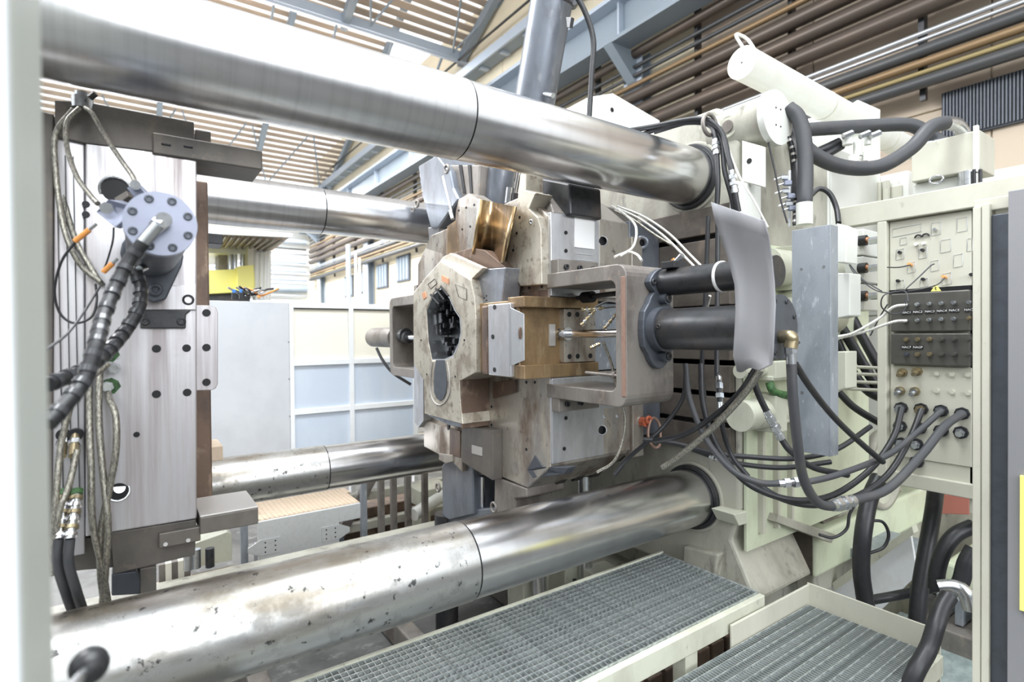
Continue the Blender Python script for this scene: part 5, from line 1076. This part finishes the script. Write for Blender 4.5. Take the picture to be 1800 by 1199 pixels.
for i, (px0, px1, y0_, y1_, Y, dep) in enumerate(((1432, 1500, 205, 345, 2.3, .5),)):
    MB().prism([at(px0, y0_, Y=Y), at(px1, y0_, Y=Y), at(px1, y1_, Y=Y), at(px0, y1_, Y=Y)], (0, dep, 0)).build('upper_box', 'white_paint', iu, .008)
b_ = thing('white_box', 'white box under the end of the white tube at upper right', 'box', at(1515, 200, d=4.2))
MB().prism([at(1498, 182, d=4.3), at(1508, 175, d=4.4), at(1548, 192, d=4.2), at(1548, 235, d=4.2), at(1498, 235, d=4.3)], fw*.4).build('box_body', 'white_paint', b_, .01)
TP1 = at(1586, 258, Y=1.95)
wt = thing('white_tube', 'long white tube slanting down right below the wall pipes', 'tube', at(1310, 112, d=3.3))
p0 = at(1304, 110, Y=1.95); tv = TP1-p0; tn = tv.normalized()
MB().cyl(p0, TP1, .098, seg=48).build('tube_body', 'white_paint', wt, .008)
for f_ in (.42, .86): MB().cyl(p0+tv*f_, p0+tv*f_+tn*.012, .1, seg=48).build('weld_ring', 'cream_paint', wt)
MB().cyl(TP1, TP1+tn*.2, .098, .07, 40).build('tube_end', 'white_paint', wt)
MB().tube([p0+Vector((.02, .0, .09)), p0+Vector((-.03, .02, .17)), p0+Vector((.06, 0, .16)), p0+Vector((.14, -.02, .08))], .010, 8).build('lifting_hook', 'white_paint', wt)
MB().cyl(p0-Vector((.004, 0, 0)), p0+Vector((.004, 0, 0)), .006, seg=8).build('centre_mark', 'dark_steel', wt)
MB().box(p0.x+1.5, p0.x+1.7, 1.85, 2.05, .98, p0.z-.12).build('tube_support', 'white_paint', wt)
wc = thing('white_cabinet', 'white slanted cabinet top behind the near upper tie bar end', 'cabinet', (3.2, 3.1, 1))
MB().prism([at(1036, 170, Y=3.0), at(1078, 164, Y=3.0), at(1160, 212, Y=3.0), Vector((at(1160, 300, Y=3.0).x, 3.0, 1.06)), Vector((at(1036, 300, Y=3.0).x, 3.0, 1.06))], (0, .7, 0)).build('cabinet_body', 'white_paint', wc, .006)
hole(wc, at(1076, 193, Y=2.998), (0, -1, 0), .018)
mb = thing('overhead_manifold', 'cream manifold block at upper right feeding the thick hoses', 'manifold', (3.6, 1.1, .9))
xm = 3.55; MB().box(xm, xm+.25, at(1722, 280, X=xm).y, at(1602, 290, X=xm).y, .82, 1.02).build('block', 'panel_cream', mb, .006)
MB().box(xm+.05, xm+.25, at(1700, 300, X=xm).y, at(1605, 300, X=xm).y+.02, .35, .82).build('valve_body', 'white_paint', mb, .01)
MB().box(xm-.02, xm, at(1722, 280, X=xm).y, at(1712, 280, X=xm).y, .80, 1.04).build('end_plate', 'white_paint', mb, .004)
c = at(1700, 310, X=xm); MB().cyl((xm+.02, c.y, .42), (xm+.02, c.y, .82), .045, seg=20).build('riser', 'zinc', mb); MB().cyl((xm+.02, c.y, .40), (xm+.02, c.y, .60), .05, seg=20).build('riser_hose', 'rubber', mb)
MB().cyl(at(1655, 375, X=xm-.03), at(1655, 345, X=xm-.03), .05, seg=20).build('filter_bowl', 'zinc', mb); MB().tube([at(1646, 316, X=xm-.02)+Vector((0, .03*cos(a), .02*sin(a))) for a in [2*pi*k/10 for k in range(10)]], .006, 6, 2, closed=True).build('eye_bolt', 'zinc', mb)
for px in (1712, 1723): MB().cyl(at(px, 298, X=xm-.03), at(px+1, 352, X=xm-.03), .008, seg=8).build('thin_hose', 'rubber', mb)
for k in range(6):
    c = at(1620+k*14, 262-k*3, X=xm+.05); MB().cylflat(c-Vector((0, 0, .03)), c+Vector((0, 0, .03)), .022, 6).build('top_fitting', 'zinc', mb)
G2 = 'thick black pressure hoses at upper right'
hose('thick grey black hose running level from the cap towards the overhead manifold', [(1408, 229, 2.9), (1450, 226, 2.95), (1520, 222, 3.0), (1590, 219, 3.0), (1620, 228, 3.0), (1645, 245, 3.0), (1668, 262, 2.95)], .036, 'hose_grey', G2, seg=18)
hose('thick grey hose sagging in a wide U and ending in a silver elbow', [(1400, 232, 2.7), (1425, 268, 2.72), (1480, 293, 2.75), (1545, 293, 2.78), (1600, 262, 2.8), (1635, 225, 2.8), (1662, 216, 2.82)], .036, 'hose_grey', G2, seg=18)
hose('silver elbow tube joining the sagging hose to the overhead manifold', [(1660, 216, 2.82), (1682, 220, 2.85), (1694, 240, 2.88), (1697, 262, 2.9)], .034, 'zinc', None, seg=16, name='elbow_tube', cat='tube')
hose('thick hose arching over beside the white cap and dropping straight, outer one', [(1385, 190, 2.5), (1402, 205, 2.48), (1413, 240, 2.46), (1416, 300, 2.44), (1415, 345, 2.42), (1414, 358, 2.42)], .032, 'hose_grey', G2, seg=18)
hose('thick hose dropping beside the white cap, inner one behind the outer', [(1384, 225, 2.6), (1396, 250, 2.58), (1403, 300, 2.5), (1403, 352, 2.48)], .030, 'rubber', G2, seg=16)
hose('dark hose with pale beads dropping next to the valve cluster', [(1386, 240, 2.5), (1394, 265, 2.5), (1398, 300, 2.5), (1399, 350, 2.48), (1397, 395, 2.45)], .010, 'rubber', G2, coil='plate_grey')
hose('white sleeve below the outer thick hose', [(1414, 357, 2.42), (1414, 395, 2.42)], .034, 'white_paint', None, name='hose_sleeve', cat='sleeve', seg=18)
hose('dark hose curving over below the thick hoses to the white cabinet', [(1424, 345, 2.6), (1440, 332, 2.6), (1458, 340, 2.58), (1470, 365, 2.55), (1474, 392, 2.5)], .012, 'rubber', G)
for i, (x0_, y0_, x1_, y1_) in enumerate(((1415, 262, 1475, 255), (1420, 272, 1480, 262))):
    hose(['upper', 'lower'][i]+' black hose end plugged into the white valve cluster', [(x0_-8, y0_+14, 3.05), (x0_+25, y0_+3, 3.0), (x1_, y1_-6, 3.0)], .022, 'rubber', 'black hose ends at the white valve cluster', seg=14)
vcl = thing('valve_cluster', 'white painted valve and fitting cluster between the thick hoses', 'valve', at(1505, 260, d=2.95))
for (px, py, w, h) in ((1490, 248, 14, 10), (1508, 262, 12, 18), (1525, 245, 9, 14), (1500, 280, 16, 8), (1520, 275, 8, 12)):
    c = at(px, py, d=2.95); r = w/960*2.95*.6; MB().cyl(c-Vector((0, 0, h/960*2)), c+Vector((0, 0, h/960*2)), r, seg=12).build('valve_body', 'white_paint', vcl, .003)
for (px, py) in ((1482, 240), (1512, 240), (1530, 240)): c = at(px, py, d=2.92); MB().cylflat(c, c+rt*.05+up*.02, .016, 6).build('nut', 'zinc', vcl)
sv = thing('small_valve_cluster', 'small silver and blue valve cluster right of the white cover plate', 'valve', at(1380, 330, d=2.45))
for k, (px, py) in enumerate(((1372, 312), (1378, 322), (1374, 336), (1384, 345), (1380, 358), (1386, 366))):
    c = at(px, py, d=2.45); MB().cylflat(c, c+rt*.03, .013, 6).build('valve_body', 'zinc' if k % 2 == 0 else 'cap_blue', sv); MB().cyl(c, c-rt*.03-up*.01, .005, seg=8).build('stem', 'chrome', sv)
for px in (1388, 1396, 1404): MB().cyl(at(px, 300, d=2.5), at(px, 398, d=2.5), .007, seg=10).build('tube_line', 'frame_white' if px != 1396 else 'zinc', sv)
hose('thin black cable running down the cream platen edge', [(1350, 248, 2.45), (1362, 300, 2.42), (1372, 350, 2.4), (1384, 392, 2.38)], .004, 'rubber', name='sensor_cable', cat='cable')

# hoses and fittings seen through the opening left of the manifold panel
G3 = 'thick black hoses behind the manifold panel opening'
for i, pts in enumerate(([(1488, 540, 3.2), (1520, 600, 3.1), (1548, 650, 3.0), (1572, 690, 2.95)], [(1470, 560, 3.1), (1500, 610, 3.0), (1535, 670, 2.95), (1570, 720, 2.9)], [(1470, 600, 3.05), (1495, 650, 3.0), (1530, 690, 2.95), (1572, 705, 2.9)],
                         [(1530, 430, 3.2), (1545, 470, 3.15), (1556, 520, 3.1), (1560, 540, 3.1)], [(1540, 420, 3.25), (1552, 440, 3.2), (1562, 480, 3.15)], [(1475, 690, 2.9), (1500, 715, 2.85), (1540, 740, 2.8), (1560, 748, 2.8)])):
    hose(['steepest thick hose crossing the panel opening', 'second thick hose slanting through the panel opening', 'third thick hose low in the panel opening', 'thick hose bending down in the upper opening', 'thick hose at the upper opening beside the panel stile', 'lowest black hose passing under the panel opening'][i], pts, .026 if i < 3 else .018, 'rubber', G3, seg=14)
for i, py in enumerate((424, 472, 521)):
    c = at(1510, py, X=3.0); t = thing('rod_coupling', ['top', 'middle', 'lowest'][i]+' black and copper coupling in the panel opening', 'coupling', c, 'couplings in the panel opening')
    MB().cyl(c, c+Vector((0, -.035, 0)), .026, seg=20).build('ring', 'rubber', t); MB().cyl(c+Vector((0, -.02, 0)), c+Vector((0, -.045, 0)), .014, seg=16).build('core', 'copper_plate', t)
    c2 = at(1528, py, X=3.0); MB().cylflat(c2, c2-Vector((0, .08, 0)), .018, 6).build('nut', 'zinc', t)
    MB().box(c.x-.0, c.x+.2, c.y-.02, c.y+.1, c.z-.07, c.z+.06).build('white_housing', 'white_paint', t, .005)
for i, py in enumerate((648, 660, 674, 687)):
    tag(MB().tube([at(1482, py-4, d=2.75), at(1565, py, d=2.6)], .008, 8, 1).build('pale_pipe', 'panel_cream'), 'thin pale pipe, %s of four in the panel opening' % ['topmost', 'second', 'third', 'lowest'][i], 'pipe', 'four pale pipes in the panel opening')
hose('upper white cable stretched from the channel to the panel', [(1468, 593, 2.3), (1500, 585, 2.28), (1545, 560, 2.25), (1570, 540, 2.22), (1594, 536, 2.2)], .006, 'braid_white', 'white cables plugged into the manifold', name='white_cable', cat='cable')
hose('lower white cable stretched from the channel to the panel', [(1468, 596, 2.32), (1520, 583, 2.28), (1570, 566, 2.22), (1594, 564, 2.2)], .006, 'braid_white', 'white cables plugged into the manifold', name='white_cable', cat='cable')
for i, pts in enumerate(([(1490, 425, 2.6), (1495, 470, 2.55), (1530, 505, 2.4), (1560, 515, 2.3), (1590, 512, 2.25), (1597, 530, 2.22)], [(1560, 470, 2.4), (1580, 470, 2.3), (1600, 466, 2.22)], [(1590, 510, 2.2), (1612, 490, 2.2), (1635, 468, 2.2), (1642, 464, 2.2)], [(1595, 512, 2.2), (1625, 507, 2.2), (1648, 500, 2.18), (1660, 489, 2.2)],
                         [(1575, 512, 2.2), (1553, 520, 2.2), (1550, 540, 2.22), (1570, 552, 2.22), (1590, 545, 2.2), (1592, 525, 2.2)], [(1490, 460, 2.5), (1515, 490, 2.45), (1550, 512, 2.35)], [(1560, 535, 2.3), (1545, 560, 2.35), (1530, 590, 2.4)])):
    hose(['thin grey signal cable crossing the upper panel opening', 'short grey signal cable to the left orange connector', 'grey signal cable rising to the middle socket', 'grey signal cable to the lower orange connector', 'signal cable coiled at the panel corner', 'thin cable slanting inside the panel opening', 'thin cable curling down behind the white cables'][i], pts, .0028, 'hose_grey', 'thin signal cables at the panel', name='signal_cable', cat='cable', seg=6)
# uprights and lower hoses at bottom right
G4 = 'thick black hoses at lower right'
hose('left thick black upright hose under the manifold panel', [(1545, 840, 2.6), (1528, 880, 2.55), (1517, 940, 2.5), (1514, 1000, 2.5), (1520, 1050, 2.5), (1530, 1110, 2.5)], .036, 'rubber', G4, seg=18)
hose('right thick black upright hose under the manifold panel', [(1646, 850, 2.55), (1640, 900, 2.5), (1628, 970, 2.45), (1618, 1030, 2.42), (1612, 1090, 2.4), (1610, 1150, 2.4)], .033, 'rubber', G4, seg=18)
hose('black hose curving from the door frame down behind the right upright hose', [(1710, 925, 2.3), (1680, 940, 2.3), (1660, 965, 2.3), (1648, 1000, 2.3), (1645, 1035, 2.3)], .03, 'rubber', G4, seg=16)
hose('black hose dropping beside the silver elbow', [(1712, 965, 2.2), (1698, 990, 2.2), (1690, 1020, 2.2), (1680, 1040, 2.2)], .03, 'rubber', G4, seg=16)
hose('silver elbow pipe at the lower right by the door frame', [(1650, 1032, 2.1), (1672, 1031, 2.08), (1690, 1036, 2.06), (1700, 1050, 2.05), (1706, 1070, 2.05)], .026, 'zinc', None, seg=16, name='elbow_tube', cat='tube')
hose('glossy black hose falling from the silver elbow to the bottom edge', [(1668, 1048, 2.0), (1655, 1070, 1.98), (1645, 1100, 1.95), (1632, 1140, 1.93), (1610, 1180, 1.9), (1590, 1230, 1.9)], .028, 'rubber', G4, seg=16)
hose('black hose lying level behind the upright hoses', [(1530, 1055, 2.6), (1570, 1048, 2.6), (1610, 1040, 2.55), (1650, 1031, 2.5)], .022, 'rubber', G4, seg=14)
hose('thin black loop of cable beside the left upright hose', [(1530, 915, 2.5), (1552, 918, 2.5), (1562, 940, 2.5), (1553, 962, 2.5), (1530, 972, 2.5)], .007, 'rubber', name='sensor_cable', cat='cable')
hose('ribbed black cable with plugs on the machine bed', [(1440, 940, 2.2), (1465, 945, 2.2), (1488, 930, 2.2), (1493, 905, 2.2), (1502, 888, 2.2)], .006, 'rubber', name='sensor_cable', cat='cable')

# ------------------------------------------------------------------ middle ground below the far lower bar
st = thing('step_platform', 'white checker plate step box with tan tread behind the lower tie bar', 'step', at(540, 940, Y=3.7))
Ys = 3.75; zt1 = at(470, 912, Y=Ys).z
xs0, xs1 = at(455, 912, Y=Ys).x, at(632, 885, Y=Ys).x
MB().box(xs0, xs1, Ys, Ys+.28, zt1-.03, zt1).build('tread', 'tan_tread', st, .004)
MB().box(xs0-.02, xs1+.03, Ys+.28, Ys+.42, zt1-.03, zt1+.0).build('tread', 'tan_tread', st, .004)
for k in range(22): MB().box(xs0+.03*k, xs0+.012+.03*k, Ys+.005, Ys+.4, zt1, zt1+.004).build('tread_rib', 'tan_tread', st)
MB().box(xs0-.01, xs1-.15, Ys-.02, Ys, zt1-.27, zt1-.005).build('front_skirt', 'checker_white', st, .003)
MB().box(xs1-.15, xs1, Ys-.02, Ys, zt1-.11, zt1-.005).build('front_skirt', 'checker_white', st, .003)
for (x, s_) in ((xs0-.0, -1), (xs1-.15, 1)):
    z = zt1-.17; MB().prism([(x-s_*.12, Ys-.03, z+.05), (x, Ys-.03, z+.05), (x+s_*.07, Ys-.03, z+.015), (x+s_*.07, Ys-.03, z-.015), (x, Ys-.03, z-.05), (x-s_*.12, Ys-.03, z-.05)], (0, .01, 0)).build('latch_plate', 'checker_white', st, .001)
    for k in range(3):
        for j in (0, 1): MB().cyl((x-s_*(.03+.06*j), Ys-.032, z+.03-.03*k), (x-s_*(.03+.06*j), Ys-.028, z+.03-.03*k), .005, seg=8).build('latch_hole', 'black_hole', st)
MB().box(xs0, xs1-.1, Ys+.03, Ys+.2, FZ, zt1-.2).build('step_frame', 'blue_steel', st, .005)
jn = thing('junk_valve_rack', 'small valve rack with pale flaps seen under the left die', 'valve rack', at(300, 1000, Y=3.5))
for k in range(5):
    c = at(285+k*11, 1010-k*2.4, Y=3.5); MB().box(c.x-.015, c.x+.015, 3.48, 3.55, c.z-.05, c.z+.06).build('flap', 'fence_cream' if k % 2 else 'cast_grey', jn, .002)
MB().box(at(275, 1020, Y=3.5).x, at(420, 1000, Y=3.5).x, 3.45, 3.6, -1.72, at(300, 1030, Y=3.5).z).build('rack_base', 'tan_tread', jn, .004)
rl = thing('platform_railing', 'row of grey aluminium posts under the far lower tie bar', 'railing', (1.5, 3.9, -1.5))
for px in (428, 639, 670, 692, 717, 747): 
    c = at(px, 900, Y=3.95); MB().box(c.x-.022, c.x+.022, 3.93, 3.97, -1.75, -.80 if px > 500 else -1.0).build('post', 'galvanized' if px in (428, 639) else 'cast_grey', rl, .003)
bx('rail', 'dark_steel', rl, .2, 2.3, 3.93, 3.97, -1.62, -1.58); bx('rail', 'tan_tread', rl, .2, 2.3, 3.98, 4.1, -1.58, -1.55)
cy = thing('gear_motor', 'small cream motor block with white cylinder between the railing posts', 'motor', at(750, 880, Y=4.2))
c = at(757, 880, Y=4.2); MB().box(c.x-.12, c.x+.18, 4.15, 4.4, c.z-.03, c.z+.11).build('housing', 'cream_paint', cy, .008); c = at(727, 905, Y=4.0); MB().cyl(c, c+Vector((.35, .15, .06)), .05, seg=20).build('motor_cylinder', 'white_paint', cy, .006)
MB().box(c.x+.12, c.x+.2, 4.1, 4.3, -1.9, c.z-.03).build('stand', 'cream_paint', cy, .004)
cn = thing('conveyor_frame', 'rust stained cream conveyor frame behind the railing', 'frame', (1.8, 4.6, -1.9))
for z in (-1.15, -1.4, -1.65): MB().box(.8, 3.4, 4.5, 4.58, z, z+.07).build('cross_rail', 'cream_cast', cn, .005)
MB().prism([(1.2, 4.48, -1.85), (1.3, 4.48, -1.85), (1.8, 4.48, -1.1), (1.7, 4.48, -1.1)], (0, .05, 0)).build('diagonal_brace', 'cast_grey', cn, .004)
MB().box(1.2, 2.6, 4.6, 5.0, -1.9, -1.5).build('tray', 'mold_brown', cn, .01)
vb = thing('pump_box', 'cream box with dark pumps seen below the left die', 'pump', at(400, 960, Y=3.4))
MB().prism(pxY(3.6, [(330, 960), (400, 935), (408, 940), (408, 985), (330, 1000)]), (0, .3, 0)).build('box_body', 'cream_paint', vb, .005)
for px, py in ((331, 985), (345, 982), (369, 980)): c = at(px, py, Y=3.3); MB().cyl(c-Vector((0, 0, .05)), c+Vector((0, 0, .05)), .022, seg=14).build('pump_barrel', 'zinc' if px < 350 else 'dark_steel', vb)
